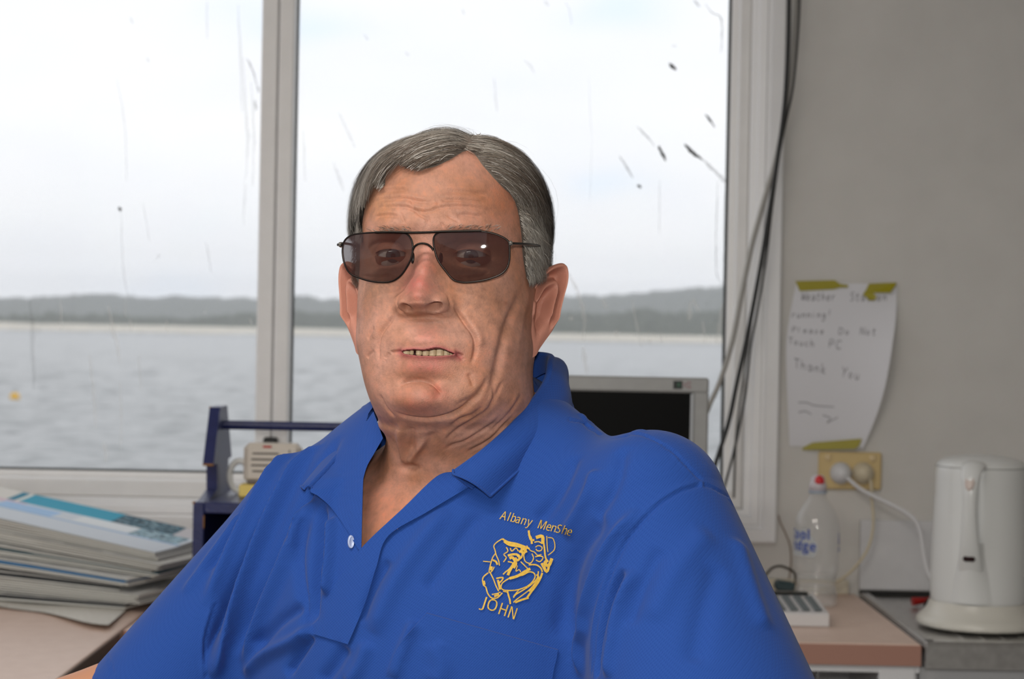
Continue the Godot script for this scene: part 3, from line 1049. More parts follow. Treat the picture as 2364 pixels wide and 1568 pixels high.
	for r in 5:
		for k in 5:
			m = MB.new()
			var zz := -0.022 - r * 0.024
			m.box(Vector3((k - 2) * 0.0195, 0.0235 - zz * 0.06 + 0.001, zz), Vector3(0.0125, 0.004, 0.014), 0.0012, Basis(Vector3.RIGHT, 0.06))
			part("key", m, kg, cal)
	m = MB.new()
	m.box(Vector3(0, 0.034, -0.155), Vector3(0.085, 0.004, 0.022), 0.001)
	part("display", m, mat("dark display", Color(0.10, 0.12, 0.11), 0.2), cal)

	# teal marker cap and wire loop beside the bottle
	var tl := thing("clamp", "small dark teal plastic clamp lying beside the water bottle", "clamp", py_(1812, 1396, DESK_Y))
	m = MB.new()
	m.box(Vector3(0, 0.031, -0.012), Vector3(0.034, 0.017, 0.03), 0.004, Basis(Vector3.FORWARD, 0.12))
	part("body", m, mat("dark teal plastic", Color(0.16, 0.24, 0.26), 0.45), tl)
	m = MB.new()
	m.box(Vector3(0, 0.012, -0.012), Vector3(0.026, 0.023, 0.024), 0.003)
	part("foot", m, mat("black plastic", Color(0.04, 0.04, 0.045), 0.5), tl)
	m = MB.new()
	var wp := []
	for p in [[1766, 1330], [1782, 1312], [1800, 1307], [1818, 1312], [1833, 1322], [1836, 1338], [1830, 1368]]: wp.append(pz(p[0], p[1], -3.46))
	m.tube(smooth_path(wp, 5), 0.0022, 7)
	var wl := part("wire_loop", m, mat("dull bronze wire", Color(0.22, 0.205, 0.17), 0.5))
	tag(wl, "thin dark wire loop arching behind the water bottle", "wire")

	bottle()
	kettle()
	# red handled scourer and green cloth on the drainer
	var sc := thing("dish_brush", "red handled dish brush lying on the steel drainer behind the kettle", "brush", py_(2122, 1400, DESK_Y))
	m = MB.new()
	m.tube(PackedVector3Array([Vector3(-0.012, 0.008, 0.0), Vector3(0.012, 0.010, -0.004), Vector3(0.055, 0.020, -0.02)]), PackedFloat32Array([0.008, 0.005, 0.003]), 8)
	part("handle", m, mat("red plastic", Color(0.60, 0.10, 0.09), 0.4), sc)
	m = MB.new()
	m.lathe(Vector3(0.035, 0.001, 0.012), PackedVector2Array([Vector2(0.001, 0.018), Vector2(0.016, 0.017), Vector2(0.026, 0.011), Vector2(0.03, 0.0), Vector2(0.001, 0.0)]), 20)
	part("bristle_head", m, mat("dark green bristles", Color(0.035, 0.05, 0.035), 0.9), sc)

func bottle() -> void:
	var at := py_(1885, 1402, DESK_Y)
	at.z -= 0.012
	var sc := -at.z / FPX     # metres per pixel at the bottle
	var o := thing("water_bottle", "clear plastic water bottle with red sipper cap on the benchtop", "bottle", at)
	var prof := [[0.5, 2], [30, 1], [44, 3], [49, 9], [50, 22], [47, 36], [44, 52], [45, 70], [50, 84], [52, 96], [51.5, 130], [52, 168], [51, 190], [47, 206], [39, 224], [29, 240], [21, 251], [18, 258], [18, 268]]
	var pf := PackedVector2Array()
	for p in smooth2(prof, 3): pf.append(p * sc)
	var m := MB.new()
	m.lathe(Vector3.ZERO, pf, 48)
	var clear := mat("clear bottle plastic", Color(0.95, 0.97, 0.98, 0.10), 0.05)
	clear.transparency = BaseMaterial3D.TRANSPARENCY_ALPHA
	part("shell", m, clear, o)
	m = MB.new()   # moulded ribs round the waist
	for y in [40, 58, 74]:
		var ring := PackedVector3Array()
		for k in 40: ring.append(Vector3(cos(TAU * k / 40) * 45.5 * sc, y * sc, sin(TAU * k / 40) * 45.5 * sc))
		m.tube(ring, 0.0011, 6, false, true)
	part("rib", m, clear, o)
	m = MB.new()
	var wl := PackedVector2Array([Vector2(0.0005, 3 * sc), Vector2(42 * sc, 5 * sc), Vector2(47 * sc, 16 * sc), Vector2(44 * sc, 38 * sc), Vector2(42 * sc, 48 * sc), Vector2(0.0005, 48 * sc)])
	m.lathe(Vector3.ZERO, wl, 40)
	var water := mat("drinking water", Color(0.93, 0.96, 0.97, 0.06), 0.02)
	water.transparency = BaseMaterial3D.TRANSPARENCY_ALPHA
	part("water", m, water, o)
	m = MB.new()
	m.lathe(Vector3.ZERO, PackedVector2Array([Vector2(18.5, 262), Vector2(21, 262), Vector2(21, 266), Vector2(18.5, 268)].map(func(p): return p * sc)), 32)
	part("neck_ring", m, mat("pale blue ring", Color(0.62, 0.68, 0.75), 0.4), o)
	m = MB.new()
	m.lathe(Vector3.ZERO, PackedVector2Array([Vector2(0.1, 267), Vector2(20, 267), Vector2(20, 281), Vector2(18, 284), Vector2(16.5, 290), Vector2(15.5, 298), Vector2(10, 303), Vector2(0.1, 303)].map(func(p): return p * sc)), 32)
	part("cap", m, mat("milky cap", Color(0.80, 0.77, 0.79), 0.35), o)
	m = MB.new()
	m.lathe(Vector3(0.001, 0, 0.006), PackedVector2Array([Vector2(0.1, 283), Vector2(11.5, 284), Vector2(12.5, 290), Vector2(10, 299), Vector2(0.1, 304)].map(func(p): return p * sc)), 24)
	part("sipper", m, mat("red sipper", Color(0.83, 0.16, 0.18), 0.4), o)
	# blue print wrapped round the shell: the end of two words, with a thin white backing
	var blue := mat("blue print", Color(0.06, 0.24, 0.62), 0.5)
	var wrap := func(p: Vector2):
		var a := p.x / (52.8 * sc)
		return Vector3(sin(a) * 52.6 * sc, p.y, cos(a) * 52.6 * sc)
	m = MB.new()
	var rows := []
	for r in 13:
		var t := r / 12.0
		var row := PackedVector3Array()
		var hh := 118.0 + 58.0 * t
		var edge := -6.0 - 26.0 * pow(absf(t - 0.35) / 0.65, 2.0)
		for k in 15:
			var x := lerpf(-150.0, edge, k / 14.0)
			var a := x / 52.8
			row.append(Vector3(sin(a) * 52.3 * sc, hh * sc, cos(a) * 52.3 * sc))
		rows.append(row)
	m.grid(rows)
	var lb := mat("translucent white label film", Color(0.82, 0.86, 0.90, 0.35), 0.6)
	lb.transparency = BaseMaterial3D.TRANSPARENCY_ALPHA
	var film := part("label_film", m, lb, o)
	for q in [["Cool", 150.0, -23.0], ["ridge", 124.0, -9.0]]:
		var tm := TextMesh.new()
		tm.text = q[0]
		var fnt := SystemFont.new()
		fnt.font_names = PackedStringArray(["Droid Sans"])
		fnt.font_weight = 700
		tm.font = fnt
		tm.font_size = 32
		tm.pixel_size = 31.0 * sc / 32.0
		tm.depth = 0.0
		tm.curve_step = 1.0
		tm.horizontal_alignment = HORIZONTAL_ALIGNMENT_RIGHT
		tm.vertical_alignment = VERTICAL_ALIGNMENT_BOTTOM
		var arr := tm.get_mesh_arrays()
		m = MB.new()
		var vs: PackedVector3Array = arr[Mesh.ARRAY_VERTEX]
		var ids: PackedInt32Array = arr[Mesh.ARRAY_INDEX]
		for k in range(0, ids.size(), 3):
			var t := []
			for j in 3:
				var p := vs[ids[k + j]]
				t.append(wrap.call(Vector2(p.x + q[2] * sc, p.y + q[1] * sc)))
			m.tri(t[0], t[1], t[2])
		part("label_word", m, blue, film)
	# the same print coming round the other side
	m = MB.new()
	for q in [[56, 146, 5, 26], [62, 146, 4, 10], [58, 128, 7, 12]]:
		var a := wrap.call(Vector2(q[0] * sc, q[1] * sc)); var b = wrap.call(Vector2((q[0] + q[2]) * sc, q[1] * sc))
		m.quad(a, b, b + Vector3(0, q[3] * sc, 0), a + Vector3(0, q[3] * sc, 0))
	part("label_word", m, blue, film)

func kettle() -> void:
	var at := py_(2290, 1462, DESK_Y + 0.004)
	at.z -= 0.088
	var o := thing("kettle", "white plastic electric kettle with loop handle on the drainer", "kettle", at)
	var white := mat("glossy white kettle plastic", Color(0.84, 0.845, 0.84), 0.22)
	var cream := mat("creamy kettle base plastic", Color(0.80, 0.79, 0.755), 0.3)
	var sc := -at.z / FPX
	var m := MB.new()
	var base := [[0.5, 0], [138, 0], [142, 5], [141, 16], [132, 24], [124, 32], [118, 42], [113, 54], [112, 58]]
	var pf := PackedVector2Array()
	for p in base: pf.append(Vector2(p[0], p[1]) * sc)
	m.lathe(Vector3.ZERO, pf, 64)
	part("power_base", m, cream, o)
	m = MB.new()
	var body := [[108, 56], [111, 60], [112, 90], [111, 160], [108.5, 230], [106, 300], [105, 350], [104, 366], [102, 368]]
	pf = PackedVector2Array()
	for p in body: pf.append(Vector2(p[0], p[1]) * sc)
	m.lathe(Vector3.ZERO, pf, 72)
	part("body", m, white, o)
	m = MB.new()
	var lid := [[103, 366], [102, 370], [96, 378], [80, 385], [50, 391], [20, 393], [0.5, 393]]
	pf = PackedVector2Array()
	for p in lid: pf.append(Vector2(p[0], p[1]) * sc)
	m.lathe(Vector3.ZERO, pf, 64)
	part("lid", m, white, o)
	m = MB.new()
	var seam := PackedVector3Array()
	for k in 60: seam.append(Vector3(cos(TAU * k / 60) * 104.4 * sc, 366 * sc, sin(TAU * k / 60) * 104.4 * sc))
	m.tube(seam, 0.0006, 5, false, true)
	part("lid_seam", m, mat("grey seam", Color(0.45, 0.45, 0.44), 0.6), o)
	# handle: a grip standing off the side that faces left and forward
	var dir := Vector3(-0.40, 0, 0.92).normalized()
	var sd := Vector3(dir.z, 0, -dir.x)
	var pts := [[96, 372], [116, 368], [134, 352], [142, 325], [144, 285], [142, 240], [136, 195], [124, 160], [108, 130]]
	var line := smooth2(pts, 6)
	var rows := []
	for i in line.size():
		var t := i / float(line.size() - 1)
		var d := (line[mini(i + 1, line.size() - 1)] - line[maxi(i - 1, 0)]).normalized()
		var nn := Vector2(d.y, -d.x)
		var hw := (22.0 + 6.0 * cos(t * TAU)) * sc
		var hd := (11.0 + 5.0 * absf(t - 0.5)) * sc
		var row := PackedVector3Array()
		var ctr := dir * line[i].x * sc + Vector3(0, line[i].y * sc, 0)
		var nv := dir * nn.x + Vector3(0, nn.y, 0)
		for k in 20:
			var a := TAU * k / 20
			row.append(ctr + sd * cos(a) * hw + nv * sin(a) * hd)
		rows.append(row)
	m = MB.new()
	m.grid(rows, true)
	m.fan(rows[0], true); m.fan(rows[rows.size() - 1], false)
	var h := part("handle", m, white, o)
	m = MB.new()   # lower flare that carries the handle and the water gauge
	rows = []
	for i in 13:
		var t := i / 12.0
		var row := PackedVector3Array()
		for k in 25:
			var u := k / 24.0 * 2.0 - 1.0
			var y := lerpf(62, 200, t)
			var hw := lerpf(50, 27, smoothstep(0.0, 1.0, t))
			var off := (1.0 - u * u) * lerpf(13, 23, smoothstep(0.1, 0.9, t)) + sqrt(maxf(0.0, 111.0 * 111.0 - hw * hw * u * u)) - 1.5
			row.append(dir * off * sc + sd * u * hw * sc + Vector3(0, y * sc, 0))
		rows.append(row)
	m.grid(rows)
	part("handle_root", m, white, o)
	m = MB.new()
	var bc := dir * 146 * sc + Vector3(0, 342 * sc, 0)
	var nvb := (dir * 0.93 + Vector3(0, 0.36, 0)).normalized()
	var prof := PackedVector2Array([Vector2(0.1, 4.5), Vector2(9, 4), Vector2(12.5, 1.5), Vector2(13, -6)].map(func(p): return p * sc))
	var bb := Basis(sd, nvb, sd.cross(nvb))
	m.lathe(bc, prof, 28, bb, 0.95, 1.9)
	part("switch_button", m, mat("pinkish button", Color(0.80, 0.74, 0.71), 0.35), h)
	m = MB.new()
	m.box(dir * 143.5 * sc + Vector3(0, 166 * sc, 0) - dir * 0.002, Vector3(0.0195, 0.0085, 0.006), 0.0028, Basis(sd, Vector3.UP, sd.cross(Vector3.UP)))
	part("indicator_lens", m, mat("dark red lens", Color(0.14, 0.008, 0.008), 0.15), o)
	# spout lip on the far side
	m = MB.new()
	m.prism(PackedVector2Array([Vector2(80, 330), Vector2(132, 372), Vector2(128, 378), Vector2(84, 376)]), func(p: Vector2, s: int): return -dir * p.x * sc + Vector3(0, p.y * sc, 0) + sd * (-26 if s == 0 else 26) * sc)
	part("spout", m, white, o)

# ------------------------------------------------------------------ note, outlet, tiles
func build_wall_things() -> void:
	# white glazed tile splashback above the sink and the low upstand beside it
	var tile := surf("white glazed tile", Color(0.80, 0.80, 0.81), Color(0.83, 0.83, 0.84), 0.15, 3.0)
	var grout := mat("grey grout", Color(0.55, 0.54, 0.52), 0.9)
	var sp := thing("splashback", "single row of white glazed tiles behind the sink", "splashback", Vector3(0.640, DESK_Y + 0.007, WALL_Z))
	var m := MB.new()
	m.box(Vector3(0.53, 0.064, 0.003), Vector3(1.06, 0.128, 0.005))
	part("grout", m, grout, sp)
	for k in 7:
		m = MB.new()
		m.box(Vector3(0.074 + k * 0.151, 0.0655, 0.0055), Vector3(0.148, 0.1275, 0.007), 0.0015)
		part("tile", m, tile, sp)
	m = MB.new()
	m.box(Vector3(0.02, DESK_Y + 0.013, WALL_Z + 0.008), Vector3(1.2, 0.026, 0.014), 0.002)
	var up := struct("trim_2", m, mat("cream upstand", Color(0.79, 0.76, 0.69), 0.4))
	up.set_meta("label", "low cream strip along the back of the benchtop")

	# handwritten note held with yellow tape
	var pn := thing("paper_note", "handwritten white paper note taped to the wall beside the window", "note", pz(1940, 845, WALL_Z))
	var left := smooth2([[1838, 655], [1822, 735], [1815, 800], [1817, 900], [1823, 1030]], 8)
	var right := smooth2([[2070, 655], [2069, 720], [2061, 790], [2046, 880], [2025, 955], [1993, 1034]], 8)
	var sheet := func(u: float, v: float, lift := 0.0):
		var a: Vector2 = left[0]; var b: Vector2 = right[0]
		var fl := v * (left.size() - 1); var fr := v * (right.size() - 1)
		a = left[mini(int(fl), left.size() - 2)].lerp(left[mini(int(fl) + 1, left.size() - 1)], fl - mini(int(fl), left.size() - 2))
		b = right[mini(int(fr), right.size() - 2)].lerp(right[mini(int(fr) + 1, right.size() - 1)], fr - mini(int(fr), right.size() - 2))
		var q := a.lerp(b, u)
		var off := 0.002 + 0.004 * sin(v * PI) * (1.0 - u) + 0.034 * pow(u, 2.2) * sin(minf(1.0, v * 1.02) * PI) * smoothstep(0.0, 0.5, v) + 0.010 * pow(u, 3.0) * v
		off += 0.004 * sin(u * 5.0 + 0.5) * sin(v * PI)
		return pz(q.x, q.y, WALL_Z + off + lift) - pn.position
	m = MB.new()
	var rows := []; var back := []
	for r in 31:
		var row := PackedVector3Array(); var rb := PackedVector3Array()
		for k in 25:
			row.append(sheet.call(k / 24.0, r / 30.0, 0.0))
			rb.append(sheet.call(k / 24.0, r / 30.0, -0.0003))
		rows.append(row); back.append(rb)
	m.grid(rows)
	m.grid(back, false, false, true)
	var pm := mat("white note paper", Color(0.86, 0.86, 0.88), 0.8)
	pm.backlight_enabled = true
	pm.backlight = Color(0.25, 0.25, 0.25)
	part("sheet", m, pm, pn)
	var ink := mat("grey pen ink", Color(0.40, 0.39, 0.43, 0.55), 0.8)
	ink.transparency = BaseMaterial3D.TRANSPARENCY_ALPHA
	var lines := [["Weather", 0.08, 0.132, 0.34, 0.055], ["Station", 0.55, 0.132, 0.37, 0.055], ["running!", 0.02, 0.245, 0.38, 0.052], ["Please", 0.04, 0.375, 0.32, 0.05], ["Do", 0.48, 0.370, 0.12, 0.05], ["Not", 0.68, 0.365, 0.17, 0.052], ["Touch", 0.02, 0.478, 0.26, 0.052], ["PC", 0.40, 0.470, 0.14, 0.055], ["Thank", 0.08, 0.625, 0.34, 0.055], ["You", 0.56, 0.622, 0.19, 0.055]]
	for q in lines:
		m = MB.new()
		handwrite(m, q[0], q[1], q[2], q[3], q[4], func(p: Vector2): return sheet.call(p.x, p.y, 0.0005))
		part("written_word", m, ink, pn)
	m = MB.new()   # faint scribbled signature
	for q in [[[0.12, 0.80], [0.22, 0.795], [0.30, 0.803], [0.52, 0.797]], [[0.12, 0.84], [0.2, 0.832], [0.27, 0.842]], [[0.40, 0.84], [0.5, 0.85], [0.46, 0.87], [0.58, 0.842]]]:
		ribbon(m, smooth2(q, 5), 0.006, func(p: Vector2): return sheet.call(p.x, p.y, 0.0005))
	var fi := mat("faint ink", Color(0.50, 0.50, 0.53, 0.4), 0.8)
	fi.transparency = BaseMaterial3D.TRANSPARENCY_ALPHA
	part("signature", m, fi, pn)
	var yl := mat("olive yellow tape", Color(0.60, 0.56, 0.03), 0.45)
	for q in [[[1836, 649], [1927, 647], [1940, 656], [1958, 658], [1957, 664], [1940, 664], [1925, 668], [1846, 672], [1841, 660]], [[2006, 655], [2070, 652], [2068, 660], [2055, 676], [2016, 676], [2024, 684], [2020, 693], [2008, 694], [1992, 680], [2000, 668]], [[1876, 1022], [1990, 1013], [1983, 1030], [1974, 1037], [1900, 1039], [1851, 1039], [1856, 1032]]]:
		m = MB.new()
		var poly := PackedVector2Array()
		for p in q: poly.append(Vector2(p[0], p[1]))
		m.prism(poly, func(p: Vector2, s: int): return pz(p.x, p.y, WALL_Z + (0.0062 if s == 0 else 0.0055) + (0.022 * smoothstep(2000, 2070, p.x) * smoothstep(655, 700, p.y) if p.y < 800 else 0.010 * smoothstep(1860, 1990, p.x))) - pn.position)
		part("tape", m, yl, pn)

	# cream double power outlet with two plugs
	var c := pz(1960.5, 1086.5, WALL_Z)
	var po := thing("power_outlet", "yellowed double power outlet below the paper note", "power outlet", c)
	var yel := mat("yellowed plastic", Color(0.81, 0.715, 0.51), 0.4)
	m = MB.new()
	m.box(Vector3(0, 0, 0.005), Vector3(0.1145, 0.0685, 0.010), 0.003)
	part("plate", m, yel, po)
	for s in [-1, 1]:
		m = MB.new()
		m.lathe(Vector3(s * 0.0405, 0.0235, 0.010), PackedVector2Array([Vector2(0.0068, 0.0), Vector2(0.0068, 0.002), Vector2(0.0055, 0.0032), Vector2(0.0001, 0.0034)]), 18, Basis(Vector3.RIGHT, PI / 2))
		part("rocker_switch", m, mat("pale switch", Color(0.82, 0.73, 0.56), 0.35), po)
	var pl := [[1940, 1092, Color(0.83, 0.83, 0.84), "white_plug", "round white plug in the yellowed power outlet", [[1942, 1092], [1958, 1105], [1985, 1128], [2020, 1147], [2060, 1166], [2095, 1186], [2115, 1205], [2126, 1235], [2132, 1275], [2142, 1320], [2160, 1355], [2174, 1378], [2186, 1398]], 0.0038],
		[1991, 1092, Color(0.80, 0.755, 0.655), "cream_plug", "round cream plug in the yellowed power outlet", [[1996, 1094], [2010, 1112], [2012, 1150], [2016, 1190], [2014, 1230], [2002, 1270], [1978, 1305], [1950, 1332], [1915, 1352], [1890, 1368], [1880, 1380]], 0.0026]]
	for q in pl:
		var pc := pz(q[0], q[1], WALL_Z + 0.010)
		var th := thing(q[3], q[4], "plug", pc)
		var pm2 := mat(q[3] + " plastic", q[2], 0.4)
		m = MB.new()
		m.lathe(Vector3.ZERO, PackedVector2Array([Vector2(0.0195, 0.0005), Vector2(0.0200, 0.004), Vector2(0.0185, 0.014), Vector2(0.0125, 0.022), Vector2(0.008, 0.027), Vector2(0.0001, 0.0275)]), 30, Basis(Vector3.RIGHT, PI / 2))
		part("plug_body", m, pm2, th)
		m = MB.new()
		var pts := []
		var np: int = q[5].size()
		for i in np:
			var p: Array = q[5][i]
			var zz := WALL_Z + 0.03
			if q[3] == "white_plug": zz = lerpf(WALL_Z + 0.028, -3.33, pow(i / float(np - 1), 1.5))
			else: zz = WALL_Z + 0.026 + 0.02 * i / float(np - 1)
			pts.append(pz(p[0], p[1], zz) - pc)
		m.tube(smooth_path(pts, 6), q[6], 9)
		part("cord", m, pm2, th)
	# thin brown wire down the wall below the architrave
	var wp := []
	for p in [[1797, 1190], [1802, 1208], [1815, 1235], [1824, 1262], [1826, 1300], [1820, 1345], [1818, 1362]]: wp.append(pz(p[0], p[1], WALL_Z + 0.006))
	m = MB.new()
	m.tube(smooth_path(wp, 5), 0.0017, 6)
	var o := part("wall_wire", m, mat("pale brown wire", Color(0.56, 0.50, 0.45), 0.5))
	tag(o, "thin pale brown wire down the wall below the architrave", "wire")

# single stroke letters on a unit box (x right, y down from the cap line to 1 at the base line)
const GLYPH := {
	"W": [[[0, 0], [0.2, 1], [0.45, 0.3], [0.65, 1], [0.95, 0]]], "S": [[[0.75, 0.1], [0.4, 0], [0.1, 0.25], [0.6, 0.6], [0.6, 0.9], [0.1, 1]]],
	"P": [[[0.15, 1], [0.15, 0], [0.7, 0.1], [0.65, 0.45], [0.15, 0.5]]], "D": [[[0.1, 0], [0.1, 1], [0.7, 0.75], [0.65, 0.2], [0.05, 0]]], "N": [[[0.1, 1], [0.1, 0], [0.75, 1], [0.75, 0]]],
	"T": [[[0, 0], [0.8, 0]], [[0.4, 0], [0.4, 1]]], "Y": [[[0, 0], [0.35, 0.5]], [[0.8, 0], [0.35, 0.5], [0.2, 1]]], "C": [[[0.75, 0.1], [0.3, 0.05], [0.1, 0.55], [0.3, 1], [0.75, 0.9]]],
	"e": [[[0.1, 0.7], [0.6, 0.65], [0.4, 0.42], [0.1, 0.7], [0.3, 1], [0.65, 0.9]]], "a": [[[0.6, 0.5], [0.2, 0.45], [0.15, 0.95], [0.5, 0.95], [0.62, 0.5], [0.7, 1]]], "t": [[[0.3, 0.1], [0.3, 0.95], [0.6, 0.95]], [[0.05, 0.4], [0.6, 0.38]]],
	"h": [[[0.1, 0], [0.1, 1]], [[0.1, 0.65], [0.4, 0.45], [0.6, 0.6], [0.6, 1]]], "r": [[[0.15, 0.45], [0.15, 1]], [[0.15, 0.65], [0.35, 0.45], [0.6, 0.5]]], "i": [[[0.25, 0.45], [0.25, 1]], [[0.25, 0.2], [0.27, 0.24]]], "o": [[[0.35, 0.45], [0.1, 0.7], [0.35, 1], [0.6, 0.72], [0.35, 0.45]]],
	"n": [[[0.1, 0.45], [0.1, 1]], [[0.1, 0.65], [0.4, 0.45], [0.6, 0.6], [0.6, 1]]], "u": [[[0.1, 0.45], [0.12, 0.9], [0.4, 1], [0.6, 0.8], [0.6, 0.45]], [[0.6, 0.8], [0.65, 1]]], "g": [[[0.55, 0.5], [0.2, 0.5], [0.2, 0.9], [0.55, 0.85], [0.58, 0.5], [0.6, 1.3], [0.3, 1.5], [0.1, 1.3]]], "!": [[[0.4, -0.1], [0.36, 0.6]], [[0.34, 0.9], [0.36, 0.94]]],
	"l": [[[0.25, 0], [0.25, 1]]], "s": [[[0.55, 0.5], [0.2, 0.5], [0.45, 0.75], [0.5, 0.95], [0.1, 0.98]]], "c": [[[0.6, 0.5], [0.25, 0.48], [0.12, 0.75], [0.3, 1], [0.6, 0.95]]], "k": [[[0.1, 0], [0.1, 1]], [[0.55, 0.45], [0.12, 0.75], [0.6, 1]]]}

func handwrite(m: MB, text: String, u: float, v: float, width: float, height: float, f: Callable) -> void:
	var adv := width / text.length()
	for i in text.length():
		for st in GLYPH[text[i]]:
			var pts := []
			for p in st: pts.append(Vector2(u + (i + p[0] * 0.95) * adv, v - height + p[1] * height))
			ribbon(m, smooth2(pts, 3), 0.0075, f)

# ------------------------------------------------------------------ sculpting of a dense surface
# Strokes and dabs are given at photograph pixels, lifted to the surface they lie on,
# and push the surface by their distance from it in space.
class Sculpt:
	var host
	var v := PackedVector3Array()
	var nrm := PackedVector3Array()
	var tri := PackedInt32Array()
	var pix := PackedVector2Array()
	var dep := PackedFloat32Array()
	var face := PackedByteArray()
	var bins := {}
	const CELL := 12.0

	func refresh() -> void:
		nrm.resize(v.size()); nrm.fill(Vector3.ZERO)
		for k in range(0, tri.size(), 3):
			var a := tri[k]; var b := tri[k + 1]; var d := tri[k + 2]
			var q := (v[d] - v[a]).cross(v[b] - v[a])
			nrm[a] += q; nrm[b] += q; nrm[d] += q
		pix.resize(v.size()); dep.resize(v.size()); face.resize(v.size())
		bins.clear()
		var inv: Basis = host.cam_basis.transposed()
		for i in v.size():
			nrm[i] = nrm[i].normalized()
			var rel: Vector3 = v[i] - host.CAM
			var q := inv * rel
			var w := 4500.0 / -q.z
			pix[i] = Vector2(1182.0 + q.x * w, 784.0 - q.y * w)
			dep[i] = -q.z
			var f := nrm[i].dot(rel) < 0.0
			face[i] = 1 if f else 0
			if f:
				var key := Vector2i(int(floor(pix[i].x / CELL)), int(floor(pix[i].y / CELL)))
				if not bins.has(key): bins[key] = PackedInt32Array()
				bins[key].append(i)

	func inside(x0: float, y0: float, x1: float, y1: float) -> PackedInt32Array:
		var out := PackedInt32Array()
		for by in range(int(floor(y0 / CELL)), int(floor(y1 / CELL)) + 1):
			for bx in range(int(floor(x0 / CELL)), int(floor(x1 / CELL)) + 1):
				var key := Vector2i(bx, by)
				if bins.has(key): out.append_array(bins[key])
		return out

	# distance from the camera plane to the front of the surface at that pixel
	func depth_at(p: Vector2, r := 9.0) -> float:
		for tries in 4:
			var best := 1e9
			var ids := inside(p.x - r, p.y - r, p.x + r, p.y + r)
			for i in ids: best = minf(best, dep[i])
			var s := 0.0; var w := 0.0
			for i in ids:
				if dep[i] < best + 0.02:
					var k := 1.0 / (0.3 + pix[i].distance_squared_to(p))
					k *= k
					s += k * dep[i]; w += k
			if w > 0.0: return s / w
			r *= 2.0
		return -1.0

	func lift(pts: PackedVector2Array) -> PackedVector3Array:
		var out := PackedVector3Array()
		for p in pts:
			var d := depth_at(p)
			if d > 0.0: out.append(host.px(p.x, p.y, d))
		return out

	# push along the normals by amp (metres), falling off over sig (pixels at 1.6 m)
	func stroke(pts: PackedVector2Array, amp: float, sig: float, taper := 0.25) -> void:
		var line := lift(pts)
		if line.size() < 2: return
		var s := sig / 2800.0
		var x0 := 1e9; var y0 := 1e9; var x1 := -1e9; var y1 := -1e9
		for p in pts:
			x0 = minf(x0, p.x); y0 = minf(y0, p.y); x1 = maxf(x1, p.x); y1 = maxf(y1, p.y)
		var e := sig * 2.6
		var m := line.size() - 1
		for i in inside(x0 - e, y0 - e, x1 + e, y1 + e):
			var best := 1e9; var at := 0.0
			var q := v[i]
			for k in m:
				var a := line[k]; var ab := line[k + 1] - a
				var t := clampf((q - a).dot(ab) / maxf(ab.length_squared(), 1e-12), 0.0, 1.0)
				var d := (a + ab * t - q).length_squared()
				if d < best: best = d; at = (k + t) / m
			if best < s * s * 6.5:
				var f := exp(-best / (s * s))
				if taper > 0.0: f *= smoothstep(0.0, taper, at) * smoothstep(0.0, taper, 1.0 - at)
				v[i] += nrm[i] * amp * f

	func dab(x: float, y: float, sx: float, sy: float, amp: float, turn := 0.0, along := Vector3.ZERO) -> void:
		var d := depth_at(Vector2(x, y))
		if d < 0.0: return
		var c: Vector3 = host.px(x, y, d)
		var ax: Vector3 = host.cam_basis.x; var ay: Vector3 = host.cam_basis.y
		var e := maxf(sx, sy) * 2.6
		var cs := cos(turn); var sn := sin(turn)
		for i in inside(x - e, y - e, x + e, y + e):
			var r := v[i] - c
			if absf(dep[i] - d) > 0.06: continue
			var u := r.dot(ax) * 2800.0; var w := -r.dot(ay) * 2800.0
			var uu := (u * cs + w * sn) / sx; var ww := (-u * sn + w * cs) / sy
			var q := uu * uu + ww * ww
			if q < 6.5: v[i] += (nrm[i] if along == Vector3.ZERO else along) * amp * exp(-q)

	func to_mb(cols := PackedColorArray()) -> MB:
		var m := MB.new()
		m.v = v.duplicate(); m.n = nrm.duplicate(); m.idx = tri.duplicate()
		m.uv.resize(v.size())
		if cols.size() == v.size(): m.c = cols
		else:
			m.c.resize(v.size()); m.c.fill(Color(1, 1, 1))
		return m

